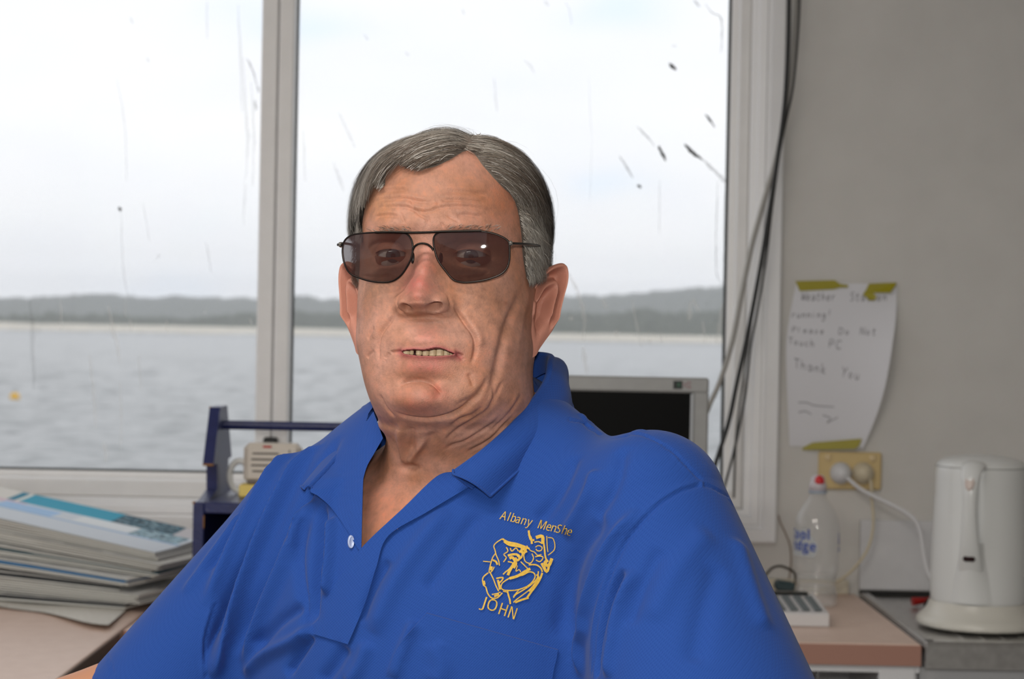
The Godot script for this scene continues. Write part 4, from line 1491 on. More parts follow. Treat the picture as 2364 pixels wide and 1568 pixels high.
# ------------------------------------------------------------------ surface nets
# field(p) < 0 inside; only blocks near the surface are visited
func surface_net(field: Callable, lo: Vector3, hi: Vector3, cell: float) -> Array:
	var nx := int((hi.x - lo.x) / cell) + 2; var ny := int((hi.y - lo.y) / cell) + 2; var nz := int((hi.z - lo.z) / cell) + 2
	var val := PackedFloat32Array()
	val.resize(nx * ny * nz); val.fill(9.0)
	var S := 4
	var reach := cell * S * 0.9 + cell * 1.5
	for bz in range(0, nz, S):
		for by in range(0, ny, S):
			for bx in range(0, nx, S):
				var ctr := lo + Vector3(bx + S * 0.5, by + S * 0.5, bz + S * 0.5) * cell
				var d: float = field.call(ctr)
				var near := absf(d) < reach
				for k in range(bz, mini(bz + S, nz)):
					for j in range(by, mini(by + S, ny)):
						for i in range(bx, mini(bx + S, nx)):
							val[(k * ny + j) * nx + i] = field.call(lo + Vector3(i, j, k) * cell) if near else d
	var vid := {}
	var verts := PackedVector3Array()
	var tris := PackedInt32Array()
	var sx := 1; var sy := nx; var sz := nx * ny
	for k in nz - 1:
		for j in ny - 1:
			for i in nx - 1:
				var b := k * sz + j * sy + i
				var a0 := val[b] < 0.0
				var mixed := false
				for o in [1, sy, sy + 1, sz, sz + 1, sz + sy, sz + sy + 1]:
					if (val[b + o] < 0.0) != a0:
						mixed = true
						break
				if not mixed: continue
				var sum := Vector3.ZERO; var cnt := 0
				for e in [[0, 0, 0, 1, 0, 0], [0, 1, 0, 1, 1, 0], [0, 0, 1, 1, 0, 1], [0, 1, 1, 1, 1, 1], [0, 0, 0, 0, 1, 0], [1, 0, 0, 1, 1, 0], [0, 0, 1, 0, 1, 1], [1, 0, 1, 1, 1, 1], [0, 0, 0, 0, 0, 1], [1, 0, 0, 1, 0, 1], [0, 1, 0, 0, 1, 1], [1, 1, 0, 1, 1, 1]]:
					var va := val[b + e[0] + e[1] * sy + e[2] * sz]; var vb := val[b + e[3] + e[4] * sy + e[5] * sz]
					if (va < 0.0) != (vb < 0.0):
						var t := va / (va - vb)
						sum += Vector3(e[0], e[1], e[2]).lerp(Vector3(e[3], e[4], e[5]), t)
						cnt += 1
				vid[b] = verts.size()
				verts.append(lo + (Vector3(i, j, k) + sum / cnt) * cell)
	for b in vid:
		var i: int = b % nx; var j: int = (b / nx) % ny; var k: int = b / sz
		if i == 0 or j == 0 or k == 0: continue
		for ax in 3:
			var st: int = [sx, sy, sz][ax]
			var o1: int = [sy, sz, sx][ax]; var o2: int = [sz, sx, sy][ax]
			var in0 := val[b] < 0.0; var in1 := val[b + st] < 0.0
			if in0 == in1: continue
			var q0: int = vid.get(b, -1); var q1: int = vid.get(b - o1, -1); var q2: int = vid.get(b - o1 - o2, -1); var q3: int = vid.get(b - o2, -1)
			if q0 < 0 or q1 < 0 or q2 < 0 or q3 < 0: continue
			if in0: tris.append_array([q0, q2, q1, q0, q3, q2])
			else: tris.append_array([q0, q1, q2, q0, q2, q3])
	return [verts, tris]

func ell(p: Vector3, c: Vector3, r: Vector3) -> float:
	var q := p - c
	var k0 := (q / r).length()
	var k1 := (q / (r * r)).length()
	return k0 * (k0 - 1.0) / maxf(k1, 1e-6) if k0 > 1e-4 else -minf(r.x, minf(r.y, r.z))

func cap(p: Vector3, a: Vector3, b: Vector3, ra: float, rb: float) -> float:
	var ab := b - a
	var t := clampf((p - a).dot(ab) / ab.length_squared(), 0.0, 1.0)
	return (p - a - ab * t).length() - lerpf(ra, rb, t)

func smin(a: float, b: float, k: float) -> float:
	var h := maxf(k - absf(a - b), 0.0) / k
	return minf(a, b) - h * h * k * 0.25

# ------------------------------------------------------------------ the man
var H0 := Vector3.ZERO      # between the ears at eye level
var HR := Basis()           # head: x image right, y up, z the way the face looks
var N0 := Vector3.ZERO      # base of the neck
var TR := Basis()           # chest: x towards his left shoulder, z the way the chest faces
var arms := []

func hl(p: Vector3) -> Vector3: return H0 + HR * p
func tl(p: Vector3) -> Vector3: return N0 + TR * p
func to_t(p: Vector3) -> Vector3: return TR.transposed() * (p - N0)
func to_h(p: Vector3) -> Vector3: return HR.transposed() * (p - H0)

func shirt_field(p: Vector3) -> float:
	var d := ell(p, Vector3(0.0, -0.21, 0.005), Vector3(0.192, 0.255, 0.128))
	d = smin(d, ell(p, Vector3(0, -0.43, 0.03), Vector3(0.19, 0.24, 0.155)), 0.06)
	d = smin(d, cap(p, Vector3(0.050, 0.030, -0.024), Vector3(0.150, -0.026, -0.014), 0.060, 0.056), 0.05)
	d = smin(d, cap(p, Vector3(-0.045, 0.012, -0.022), Vector3(-0.118, -0.048, -0.012), 0.056, 0.057), 0.05)
	for a in arms:
		var s := cap(p, a[0], a[1], a[2], a[3])
		s = maxf(s, (p - a[4]).dot(a[5]))
		d = smin(d, s, 0.035)
	return maxf(d, -0.60 - p.y)

func build_person() -> void:
	H0 = Vector3.ZERO
	HR = Basis.from_euler(Vector3(deg_to_rad(-7.0), deg_to_rad(-9.5), deg_to_rad(0.3)))
	H0 = px(989, 585, 1.575) - HR * Vector3(0, 0, 0.088)
	TR = Basis.from_euler(Vector3(0, deg_to_rad(-33.0), 0))
	N0 = px(1010, 1090, 1.68)
	var sr := to_t(px(1505, 1165, 1.565)); var er := to_t(px(1678, 1850, 1.48))
	var sl := to_t(px(708, 1224, 1.76)); var el := to_t(px(330, 1695, 1.70))
	var cuff_l := to_t(px(207, 1560, 1.70))
	arms = [[sr, er, 0.060, 0.1015, er + (er - sr) * 0.12, (er - sr).normalized()], [sl, el, 0.060, 0.070, cuff_l, (to_t(px(107, 1574, 1.70)) - to_t(px(207, 1560, 1.70))).normalized()]]

	var man := thing("person", "man with grey hair in a royal blue polo shirt, seated before the window", "person", Vector3(N0.x, 0.0, N0.z))
	var off := -man.position
	print("head")
	var head := head_surface()
	print("shirt")
	var shirt := shirt_surface()
	var body := body_mesh(head)
	var o := part("body", body, skin_material(), man); o.position = off
	eyes(man, off)
	teeth(man, off, head)
	hair(man, off, head)
	print("clothes")
	clothes(man, off, shirt, head)
	glasses()

func skin_material() -> StandardMaterial3D:
	var m := mat("weathered skin", Color.WHITE, 0.55, 0.0, 0.42)
	m.vertex_color_use_as_albedo = true
	m.subsurf_scatter_enabled = true
	m.subsurf_scatter_strength = 0.03
	m.heightmap_enabled = true
	m.heightmap_texture = noise_tex(3, 0.09, 4, [])
	m.heightmap_scale = 0.022
	m.uv1_triplanar = true
	m.uv1_scale = Vector3.ONE * 30.0
	return m

var loft_rows := 0
var loft_cols := 0
var loft_ang := PackedFloat32Array()

func ring_pts(frame: int, f: Vector2, b: Vector2, w: float, tw: float, n1: float, a0: float, sx := 0.0) -> PackedVector3Array:
	# f, b: (height, forward) of the front and back points; w: half width; n1: how square
	var out := PackedVector3Array()
	var e := 2.0 / n1
	var c := b.lerp(f, tw)
	for a in loft_ang:
		var s := sin(a); var k := cos(a)
		var x := a0 + (w + (sx if s > 0.0 else 0.0)) * signf(s) * pow(absf(s), e)
		var g := c.lerp(f, pow(absf(k), e)) if k >= 0.0 else c.lerp(b, pow(absf(k), e))
		var p := Vector3(x, g.x, g.y)
		out.append(hl(p) if frame == 0 else tl(p))
	return out

func head_surface() -> Sculpt:
	loft_ang.clear()
	var N := 300
	for i in N:
		var t := (i + 0.5) / N * 2.0 - 1.0
		loft_ang.append(PI * (0.5 * t + 0.5 * t * t * t))
	loft_cols = N
	# front (y, z), back (y, z), half width, where it is widest, squareness, shift
	var K := [
		[0, Vector2(0.1105, 0.004), Vector2(0.1105, -0.024), 0.006, 0.5, 2.0, 0.0],
		[0, Vector2(0.1045, 0.040), Vector2(0.103, -0.058), 0.045, 0.45, 2.1, 0.0],
		[0, Vector2(0.090, 0.070), Vector2(0.084, -0.085), 0.063, 0.45, 2.15, 0.0],
		[0, Vector2(0.068, 0.087), Vector2(0.055, -0.101), 0.0715, 0.45, 2.2, 0.0],
		[0, Vector2(0.045, 0.096), Vector2(0.028, -0.106), 0.0742, 0.46, 2.25, 0.0],
		[0, Vector2(0.024, 0.099), Vector2(0.004, -0.106), 0.0750, 0.46, 2.3, 0.0],
		[0, Vector2(0.002, 0.093), Vector2(-0.020, -0.101), 0.0748, 0.46, 2.35, 0.0],
		[0, Vector2(-0.024, 0.0915), Vector2(-0.040, -0.092), 0.0745, 0.48, 2.35, 0.0],
		[0, Vector2(-0.048, 0.0925), Vector2(-0.055, -0.083), 0.0735, 0.48, 2.35, 0.0],
		[0, Vector2(-0.068, 0.0950), Vector2(-0.066, -0.077), 0.0725, 0.48, 2.3, 0.0, 0.003],
		[0, Vector2(-0.088, 0.0940), Vector2(-0.076, -0.073), 0.0685, 0.48, 2.25, 0.0, 0.006],
		[0, Vector2(-0.106, 0.0930), Vector2(-0.085, -0.071), 0.0645, 0.48, 2.2, 0.0, 0.0105],
		[0, Vector2(-0.122, 0.0890), Vector2(-0.094, -0.070), 0.0605, 0.46, 2.15, 0.0, 0.016],
		[0, Vector2(-0.134, 0.0770), Vector2(-0.102, -0.070), 0.0580, 0.44, 2.1, 0.0, 0.019],
		[0, Vector2(-0.140, 0.0640), Vector2(-0.110, -0.071), 0.0570, 0.42, 2.1, 0.0, 0.021],
		[0, Vector2(-0.147, 0.0560), Vector2(-0.118, -0.072), 0.0565, 0.42, 2.1, 0.0, 0.023],
		[1, Vector2(0.012, 0.060), Vector2(0.075, -0.062), 0.0590, 0.42, 2.1, 0.016, 0.020],
		[1, Vector2(-0.009, 0.055), Vector2(0.055, -0.068), 0.0660, 0.42, 2.1, 0.008, 0.012],
		[1, Vector2(-0.024, 0.064), Vector2(0.025, -0.080), 0.095, 0.42, 2.1, 0.0],
		[1, Vector2(-0.06, 0.088), Vector2(0.0, -0.092), 0.140, 0.45, 2.2, 0.0],
		[1, Vector2(-0.12, 0.106), Vector2(-0.08, -0.10), 0.160, 0.45, 2.2, 0.0],
		[1, Vector2(-0.22, 0.112), Vector2(-0.2, -0.105), 0.165, 0.45, 2.2, 0.0],
		[1, Vector2(-0.40, 0.13), Vector2(-0.4, -0.10), 0.16, 0.45, 2.2, 0.0]]
	var per := [3, 8, 12, 16, 20, 20, 22, 24, 24, 34, 20, 16, 14, 12, 12, 14, 20, 14, 14, 12, 8, 6]
	var rings := []
	for q in K: rings.append(ring_pts(q[0], q[1], q[2], q[3], q[4], q[5], q[6], q[7] if q.size() > 7 else 0.0))
	var rows := []
	for i in K.size() - 1:
		var r0: PackedVector3Array = rings[maxi(i - 1, 0)]; var r1: PackedVector3Array = rings[i]; var r2: PackedVector3Array = rings[i + 1]; var r3: PackedVector3Array = rings[mini(i + 2, K.size() - 1)]
		for s in per[i]:
			var t: float = s / float(per[i])
			var row := PackedVector3Array()
			row.resize(N)
			for k in N: row[k] = r1[k].cubic_interpolate(r2[k], r0[k], r3[k], t)
			rows.append(row)
	rows.append(rings[K.size() - 1])
	loft_rows = rows.size()
	var sc := Sculpt.new()
	sc.host = self
	for row in rows: sc.v.append_array(row)
	for r in loft_rows - 1:
		for k in N:
			var kn := (k + 1) % N
			var a := r * N + k; var b := r * N + kn; var d := (r + 1) * N + kn; var e := (r + 1) * N + k
			sc.tri.append_array([a, d, b, a, e, d])
	# close the crown
	var apex := Vector3.ZERO
	for p in rows[0]: apex += p
	sc.v.append(apex / N)
	for k in N: sc.tri.append_array([loft_rows * N, k, (k + 1) % N])
	# check which way the faces look and turn them outward
	var i0 := 60 * N + N / 2
	var nn := (sc.v[i0 + N + 1] - sc.v[i0]).cross(sc.v[i0 + 1] - sc.v[i0])
	var t0 := sc.tri
	var tn := (sc.v[t0[2]] - sc.v[t0[0]]).cross(sc.v[t0[1]] - sc.v[t0[0]])
	sc.refresh()
	if sc.nrm[i0].dot(HR.z) < 0.0:
		for k in range(0, sc.tri.size(), 3):
			var t := sc.tri[k + 1]; sc.tri[k + 1] = sc.tri[k + 2]; sc.tri[k + 2] = t
	features(sc)
	sc.refresh()
	creases(sc)
	sc.refresh()
	return sc

func curve(tab: Array, y: float, c: int) -> float:   # table of rows [y falling, ...]
	if y >= tab[0][0]: return tab[0][c]
	for i in tab.size() - 1:
		if y >= tab[i + 1][0]:
			var t: float = (tab[i][0] - y) / (tab[i][0] - tab[i + 1][0])
			t = t * t * (3.0 - 2.0 * t)
			return lerpf(tab[i][c], tab[i + 1][c], t)
	return tab[tab.size() - 1][c]

# the large forms of the face, in the head's own axes
const NOSE := [[0.020, 0.0, 0.010], [0.006, 0.0025, 0.009], [-0.006, 0.0075, 0.0085], [-0.018, 0.0160, 0.0100], [-0.030, 0.0250, 0.0130], [-0.0390, 0.0300, 0.0150], [-0.0450, 0.0275, 0.0152], [-0.0500, 0.0170, 0.0140], [-0.0535, 0.0040, 0.0125], [-0.058, 0.0, 0.012]]
const FORMS := [   # x, y, sx, sy, forward
	[0.0320, 0.003, 0.0165, 0.0115, -0.0125], [-0.0320, 0.003, 0.0165, 0.0115, -0.0125],      # sockets
	[0.0320, 0.000, 0.0105, 0.0065, -0.0085], [-0.0320, 0.000, 0.0105, 0.0065, -0.0085],      # eye openings
	[0.0310, 0.021, 0.0200, 0.0070, 0.0045], [-0.0310, 0.021, 0.0200, 0.0070, 0.0045],        # brows
	[0.0, 0.020, 0.0110, 0.0080, 0.0015],
	[0.0440, -0.030, 0.0170, 0.0150, 0.0040], [-0.0440, -0.030, 0.0170, 0.0150, 0.0040],      # cheeks
	[0.0175, -0.0435, 0.0062, 0.0070, 0.0125], [-0.0175, -0.0435, 0.0062, 0.0070, 0.0125],    # wings of the nose
	[0.0, -0.074, 0.0280, 0.0180, 0.0040],                                                    # round of the mouth
	[0.0, -0.064, 0.0040, 0.0080, -0.0010],
	[0.0, -0.0725, 0.0200, 0.0050, 0.0020], [0.0, -0.0930, 0.0190, 0.0070, 0.0030],           # lips
	[0.0, -0.1035, 0.0220, 0.0050, -0.0035],
	[0.0, -0.1200, 0.0210, 0.0110, 0.0060],                                                   # chin
	[0.0440, -0.1080, 0.0150, 0.0150, 0.0035], [-0.0440, -0.1080, 0.0150, 0.0150, 0.0030]]    # jowls

func features(sc: Sculpt) -> void:
	var ht := HR.transposed()
	for i in sc.v.size():
		var p := ht * (sc.v[i] - H0)
		if p.z < 0.025 or p.y > 0.06 or p.y < -0.15: continue
		var dz := 0.0
		var amp := curve(NOSE, p.y, 1)
		if amp > 0.0:
			var s := curve(NOSE, p.y, 2)
			var q := absf(p.x) / s
			dz += amp * exp(-pow(q, 2.3))
		for f in FORMS:
			var u: float = (p.x - f[0]) / f[2]; var w: float = (p.y - f[1]) / f[3]
			var q := u * u + w * w
			if q < 7.0: dz += f[4] * exp(-q)
		sc.v[i] += HR.z * dz

func S(z: Array, ox: float, oy: float, k: float) -> PackedVector2Array:
	var out := []
	for p in z: out.append(Vector2(ox + p[0] / k, oy + p[1] / k))
	return smooth2(out, 3)

func creases(sc: Sculpt) -> void:
	# forehead
	for q in [[[520, 728], [650, 703], [800, 692]], [[1050, 716], [1250, 712], [1400, 730], [1520, 750]], [[440, 820], [560, 790], [700, 780], [800, 783], [870, 800], [950, 808], [1060, 798]],
			[[430, 890], [520, 865], [650, 852], [780, 857], [850, 882], [930, 900], [1000, 890], [1060, 866], [1200, 850], [1380, 856], [1500, 882], [1590, 905]], [[1080, 802], [1200, 792], [1350, 802], [1500, 826]], [[480, 950], [600, 930], [720, 940]], [[1220, 930], [1340, 925], [1460, 950]]]:
		sc.stroke(S(q, 740, 260, 3.92), -0.0012, 3.5)
		var up := S(q, 740, 260, 3.92)
		for k in up.size(): up[k].y -= 8.0
		sc.stroke(up, 0.0008, 5.0)
	for q in [[[830, 872], [890, 920], [960, 962], [985, 1000]], [[720, 900], [742, 960], [765, 1000]], [[820, 790], [830, 830], [842, 862]], [[978, 930], [976, 990], [965, 1040]], [[1092, 985], [1112, 1045]], [[1060, 800], [1062, 850]], [[1140, 930], [1200, 960], [1260, 990]]]:
		sc.stroke(S(q, 740, 260, 3.92), -0.0010, 3.2)
	sc.refresh()
	# round the eyes
	for q in [[[380, 590], [440, 490], [560, 445], [700, 432], [840, 470]], [[1360, 560], [1450, 480], [1650, 425], [1840, 450], [1960, 540]], [[470, 690], [560, 765], [650, 785], [760, 765]], [[1500, 690], [1620, 762], [1730, 772], [1850, 705]], [[330, 880], [420, 900], [600, 905], [720, 870]], [[1560, 905], [1720, 920], [1880, 880], [1980, 800]]]:
		sc.stroke(S(q, 780, 480, 5.629), -0.0012, 3.6)
	sc.dab(880, 630, 34, 13, 0.0022); sc.dab(1092, 630, 34, 13, 0.0022)
	# folds from the nose to the mouth
	for q in [[[[690, 610], [640, 695], [580, 770], [540, 830], [522, 900], [516, 960], [520, 1020], [535, 1090]], -0.0020], [[[1195, 555], [1250, 640], [1310, 730], [1370, 810], [1400, 880], [1406, 950], [1390, 1030], [1345, 1120]], -0.0024],
			[[[495, 765], [445, 825], [425, 885]], -0.0012], [[[490, 980], [440, 1015], [425, 1050]], -0.0008], [[[1335, 1180], [1368, 1250], [1380, 1310]], -0.0012], [[[640, 1000], [600, 1050], [585, 1100]], -0.0006],
			[[[700, 1318], [760, 1270], [850, 1252], [940, 1256], [1010, 1278], [1065, 1330], [1100, 1390]], -0.0026]]:
		sc.stroke(S(q[0], 740, 560, 3.92), q[1], 4.2, 0.2)
		sc.stroke(S(q[0], 740, 560, 3.92), q[1] * 0.35, 10.0, 0.25)
	var puff := S([[1265, 600], [1330, 690], [1400, 780], [1440, 880], [1445, 960]], 740, 560, 3.92)
	sc.stroke(puff, 0.0016, 11.0)
	puff = S([[640, 620], [560, 720], [500, 800], [480, 880]], 740, 560, 3.92)
	sc.stroke(puff, 0.0013, 11.0)
	sc.refresh()
	# hollow down the cheek, jaw folds
	sc.stroke(S([[1850, 380], [1770, 560], [1705, 720], [1655, 880], [1620, 1050], [1590, 1180], [1560, 1300], [1530, 1400]], 740, 560, 3.92), -0.0030, 13.0)
	sc.stroke(S([[1900, 420], [1850, 600], [1810, 800], [1790, 1000]], 740, 560, 3.92), 0.0008, 14.0)
	sc.stroke(S([[1525, 1190], [1495, 1270], [1440, 1350], [1370, 1410], [1280, 1452], [1200, 1510]], 740, 560, 3.92), -0.0018, 6.0)
	sc.stroke(S([[430, 430], [520, 478], [640, 503], [760, 503], [870, 478], [960, 438], [1040, 378], [1110, 318], [1160, 250]], 780, 820, 3.408), -0.0036, 6.0)
	sc.stroke(S([[330, 300], [360, 380], [400, 440], [450, 490]], 780, 820, 3.408), -0.0018, 6.0)
	sc.dab(962, 922, 46, 26, 0.0036)
	sc.dab(1010, 915, 9, 12, -0.0010)
	sc.refresh()
	# neck: folds of skin, tendons and the pit of the throat
	for q in [[[840, 680], [900, 620], [980, 560], [1080, 500], [1160, 440]], [[830, 750], [900, 710], [1000, 680], [1100, 620], [1220, 540], [1320, 440]], [[880, 570], [960, 505], [1060, 470], [1150, 400]], [[1000, 765], [1100, 725], [1200, 665], [1300, 565], [1400, 450]], [[1220, 250], [1222, 330], [1190, 420], [1120, 480]], [[1300, 200], [1250, 300], [1215, 400]], [[1450, 300], [1380, 420], [1290, 520], [1200, 600]], [[1100, 790], [1230, 720], [1330, 620]]]:
		sc.stroke(S(q, 780, 820, 3.408), -0.0014, 4.2)
		var up := S(q, 780, 820, 3.408)
		for k in up.size(): up[k] += Vector2(-5, -7)
		sc.stroke(up, 0.0007, 6.0)
	sc.stroke(S([[510, 520], [490, 640], [515, 760], [545, 880]], 780, 820, 3.408), 0.0035, 11.0)
	sc.stroke(S([[700, 640], [640, 720], [590, 800], [575, 860]], 780, 820, 3.408), 0.0040, 9.0)
	sc.stroke(S([[580, 560], [590, 660], [585, 760]], 780, 820, 3.408), -0.0025, 9.0)
	sc.dab(780 + 570 / 3.408, 820 + 890 / 3.408, 22, 9, -0.0045)
	sc.dab(780 + 740 / 3.408, 820 + 650 / 3.408, 22, 12, -0.0030, -0.5)
	sc.refresh()
	# mouth: an opening between the lips
	var up_line := S([[400, 556], [440, 540], [560, 526], [640, 530], [700, 534], [780, 524], [880, 504], [960, 512], [1060, 550], [1130, 578], [1170, 587]], 860, 720, 6.03)
	var lo_line := S([[400, 552], [440, 582], [600, 606], [760, 614], [900, 614], [1050, 602], [1130, 590], [1170, 585]], 860, 720, 6.03)
	sc.stroke(S([[255, 572], [320, 556], [400, 552]], 860, 720, 6.03), -0.0022, 3.2, 0.1)
	sc.stroke(S([[1165, 585], [1220, 596], [1260, 620]], 860, 720, 6.03), -0.0018, 3.2, 0.1)
	sc.stroke(up_line, 0.0016, 7.0, 0.15)
	sc.stroke(lo_line, 0.0018, 9.0, 0.15)
	sc.refresh()
	var poly := PackedVector2Array()
	for p in up_line: poly.append(p)
	for k in range(lo_line.size() - 2, 0, -1): poly.append(lo_line[k])
	for i in sc.inside(890, 790, 1070, 835):
		if Geometry2D.is_point_in_polygon(sc.pix[i], poly):
			var e := 1e9
			for k in poly.size(): e = minf(e, sc.pix[i].distance_to(Geometry2D.get_closest_point_to_segment(sc.pix[i], poly[k], poly[(k + 1) % poly.size()])))
			sc.v[i] -= HR.z * 0.011 * smoothstep(-0.5, 3.0, e)
	sc.stroke(S([[1170, 585], [1230, 640], [1265, 680]], 860, 720, 6.03), -0.0012, 4.0)
	sc.stroke(S([[230, 570], [200, 610], [180, 660]], 860, 720, 6.03), -0.0008, 4.0)
	# nostrils
	sc.refresh()
	sc.dab(1003, 710, 13, 6.0, 0.0170, -0.25, HR.z * -0.75 + HR.y * 0.66)
	sc.dab(940, 712, 10, 4.5, 0.0090, 0.5, HR.z * -0.75 + HR.y * 0.66)
	sc.stroke(S([[715, 470], [690, 520], [690, 575], [720, 625], [790, 655]], 740, 560, 3.92), -0.0026, 4.5)
	sc.stroke(S([[1140, 450], [1168, 510], [1180, 570], [1160, 628], [1080, 655], [960, 668], [860, 660]], 740, 560, 3.92), -0.0017, 4.0)

func lin(r: int, g: int, b: int) -> Color:
	return Color8(r, g, b).srgb_to_linear()

# skin colours: weathered tan, redder nose, lips and chin, fine blotches
func body_mesh(sc: Sculpt) -> MB:
	var base := lin(181, 134, 116)
	var red := lin(172, 100, 92)
	var tan_ := lin(164, 113, 86)
	var lip := lin(158, 84, 84)
	var dark := lin(60, 26, 24)
	var spots := [   # x, y, sx, sy, colour, strength
		[962, 655, 34, 42, red, 0.75], [985, 600, 22, 30, red, 0.45], [965, 930, 56, 34, red, 0.35], [1010, 905, 22, 18, lin(170, 92, 78), 0.6], [985, 780, 34, 26, lin(190, 126, 116), 0.5], [985, 842, 50, 20, lin(176, 106, 96), 0.8],
		[1160, 470, 50, 60, lin(172, 108, 78), 0.6], [1000, 440, 160, 50, tan_, 0.5], [870, 660, 40, 40, lin(200, 150, 118), 0.4], [1110, 690, 60, 70, lin(204, 148, 116), 0.4], [900, 1180, 70, 60, lin(184, 118, 92), 0.6],
		[1100, 820, 24, 30, lin(182, 118, 88), 0.5], [1060, 826, 10, 9, lip, 0.7], [828, 730, 5, 8, lin(150, 92, 72), 0.5], [1168, 700, 4, 4, lin(140, 84, 66), 0.4], [1118, 668, 3, 3, lin(130, 84, 66), 0.5], [880, 470, 40, 40, lin(186, 136, 98), 0.4]]
	var nz := FastNoiseLite.new()
	nz.seed = 8; nz.frequency = 1.0; nz.fractal_octaves = 3
	var up_line := S([[400, 556], [440, 540], [560, 526], [640, 530], [700, 534], [780, 524], [880, 504], [960, 512], [1060, 550], [1130, 578], [1170, 587]], 860, 720, 6.03)
	var lo_line := S([[400, 552], [440, 582], [600, 606], [760, 614], [900, 614], [1050, 602], [1130, 590], [1170, 585]], 860, 720, 6.03)
	var mouth := PackedVector2Array(up_line)
	for k in range(lo_line.size() - 2, 0, -1): mouth.append(lo_line[k])
	var cols := PackedColorArray()
	cols.resize(sc.v.size())
	for i in sc.v.size():
		var p := sc.v[i]
		var k := nz.get_noise_3dv(p * 90.0) * 0.55 + nz.get_noise_3dv(p * 320.0) * 0.45
		var c := base.lerp(tan_, clampf(0.35 + nz.get_noise_3dv(p * 22.0) * 0.9, 0, 1))
		if sc.face[i]:
			var q := sc.pix[i]
			for s in spots:
				var u: float = (q.x - s[0]) / s[2]; var w: float = (q.y - s[1]) / s[3]
				var r := u * u + w * w
				if r < 5.0: c = c.lerp(s[4], s[5] * exp(-r) * clampf(1.0 + k * 0.8, 0.4, 1.4))
			if q.x > 885 and q.x < 1085 and q.y > 780 and q.y < 860:
				var du := 1e9; var dl := 1e9
				for m in up_line.size() - 1: du = minf(du, q.distance_to(Geometry2D.get_closest_point_to_segment(q, up_line[m], up_line[m + 1])))
				for m in lo_line.size() - 1: dl = minf(dl, q.distance_to(Geometry2D.get_closest_point_to_segment(q, lo_line[m], lo_line[m + 1])))
				if Geometry2D.is_point_in_polygon(q, mouth): c = dark
				else: c = c.lerp(lip, maxf(0.95 * exp(-pow(du / 6.5, 2.0)), 0.9 * exp(-pow(dl / 10.0, 2.0))))
		c = c * (1.0 + 0.42 * k)
		c = c.lerp(c * lin(255, 232, 222), clampf(k * 0.9, 0.0, 0.5))
		c.a = 1.0
		cols[i] = c
	var m := sc.to_mb(cols)
	m.color = lin(190, 128, 104)
	ear(m, 1.0); ear(m, -1.0)
	lids(m)
	# left forearm on the desk side, right upper arm inside the sleeve
	m.color = lin(186, 134, 104)
	m.tube(smooth_path([px(560, 1390, 1.74), px(440, 1540, 1.72), px(330, 1612, 1.71), px(249, 1648, 1.70), px(159, 1680, 1.70), px(-60, 1752, 1.70), px(-260, 1800, 1.70)], 8), 0.044, 28)
	m.tube(smooth_path([tl(arms[0][0]), tl(arms[0][0].lerp(arms[0][1], 0.9)), tl(arms[0][1] + Vector3(0, -0.05, 0.01))], 6), 0.048, 24)
	return m

func ear(m: MB, side: float) -> void:
	var out := smooth2([[3, 22], [9.5, 33], [19, 39.5], [29, 42], [34, 38], [35, 27], [32, 13], [29.5, 0], [28.5, -9], [25.5, -18], [19, -27], [14, -34], [10.5, -40], [5.5, -41.5], [1.5, -33], [-1.5, -20], [-3, -5], [-2, 10]], 6, true)
	var ctr := Vector2(13, 1)
	var u := Vector3(0.03, 1.0, -0.14).normalized()
	var w := Vector3(0.74, 0.02, -0.67).normalized()
	var nn := w.cross(u).normalized() * -1.0
	if nn.z < 0.0: nn = -nn
	var at := Vector3(0.0710, -0.0330, 0.004)
	var f := func(p: Vector2, h: float):
		var q := at + w * p.x * 0.00092 + u * p.y * 0.001 + nn * h * 0.001
		q.x *= side
		return hl(q)
	var rows := []; var back := []
	var nr := 26
	for r in nr:
		var t := r / float(nr - 1)
		var row := PackedVector3Array(); var rb := PackedVector3Array()
		for k in out.size():
			var p := ctr.lerp(out[k], t)
			var d := (out[k] - ctr).normalized()
			var rear := smoothstep(-0.75, 0.1, d.x) * smoothstep(-0.95, -0.45, d.y)      # helix runs over the top and back
			var top := smoothstep(0.2, 0.8, d.y)
			var front := smoothstep(0.2, 0.8, -d.x) * (1.0 - top)
			var lobe := smoothstep(0.4, 0.85, -d.y)
			var h := 0.0
			h += (7.5 * rear + 2.6 * front) * exp(-pow((t - 0.92) / 0.075, 2.0))
			h -= 6.0 * rear * exp(-pow((t - 0.74) / 0.08, 2.0))
			h += 6.0 * (1.0 - lobe) * (1.0 - front) * exp(-pow((t - 0.54) / 0.10, 2.0))
			h -= 11.0 * exp(-pow(t / 0.38, 3.0))
			h += 6.0 * front * exp(-pow((t - 0.72) / 0.2, 2.0)) * (1.0 - lobe)
			h += 2.2 * lobe * exp(-pow((t - 0.7) / 0.3, 2.0))
			h += 2.0 * t * t * rear
			row.append(f.call(p, h))
			rb.append(f.call(p, h * 0.4 - 4.0 * (1.0 - pow(t, 4.0)) - 0.6))
		rows.append(row); back.append(rb)
	m.color = lin(178, 122, 104)
	m.grid(rows, true, false, side < 0)
	m.grid(back, true, false, side > 0)
	m.grid([rows[nr - 1], back[nr - 1]], true, false, side < 0)

const EYE := [[894.0, 586.0], [1084.0, 586.0]]
func eye_center(k: int) -> Vector3:
	var x := -0.0325 if k == 0 else 0.0325
	return hl(Vector3(x, 0.0, 0.0735))

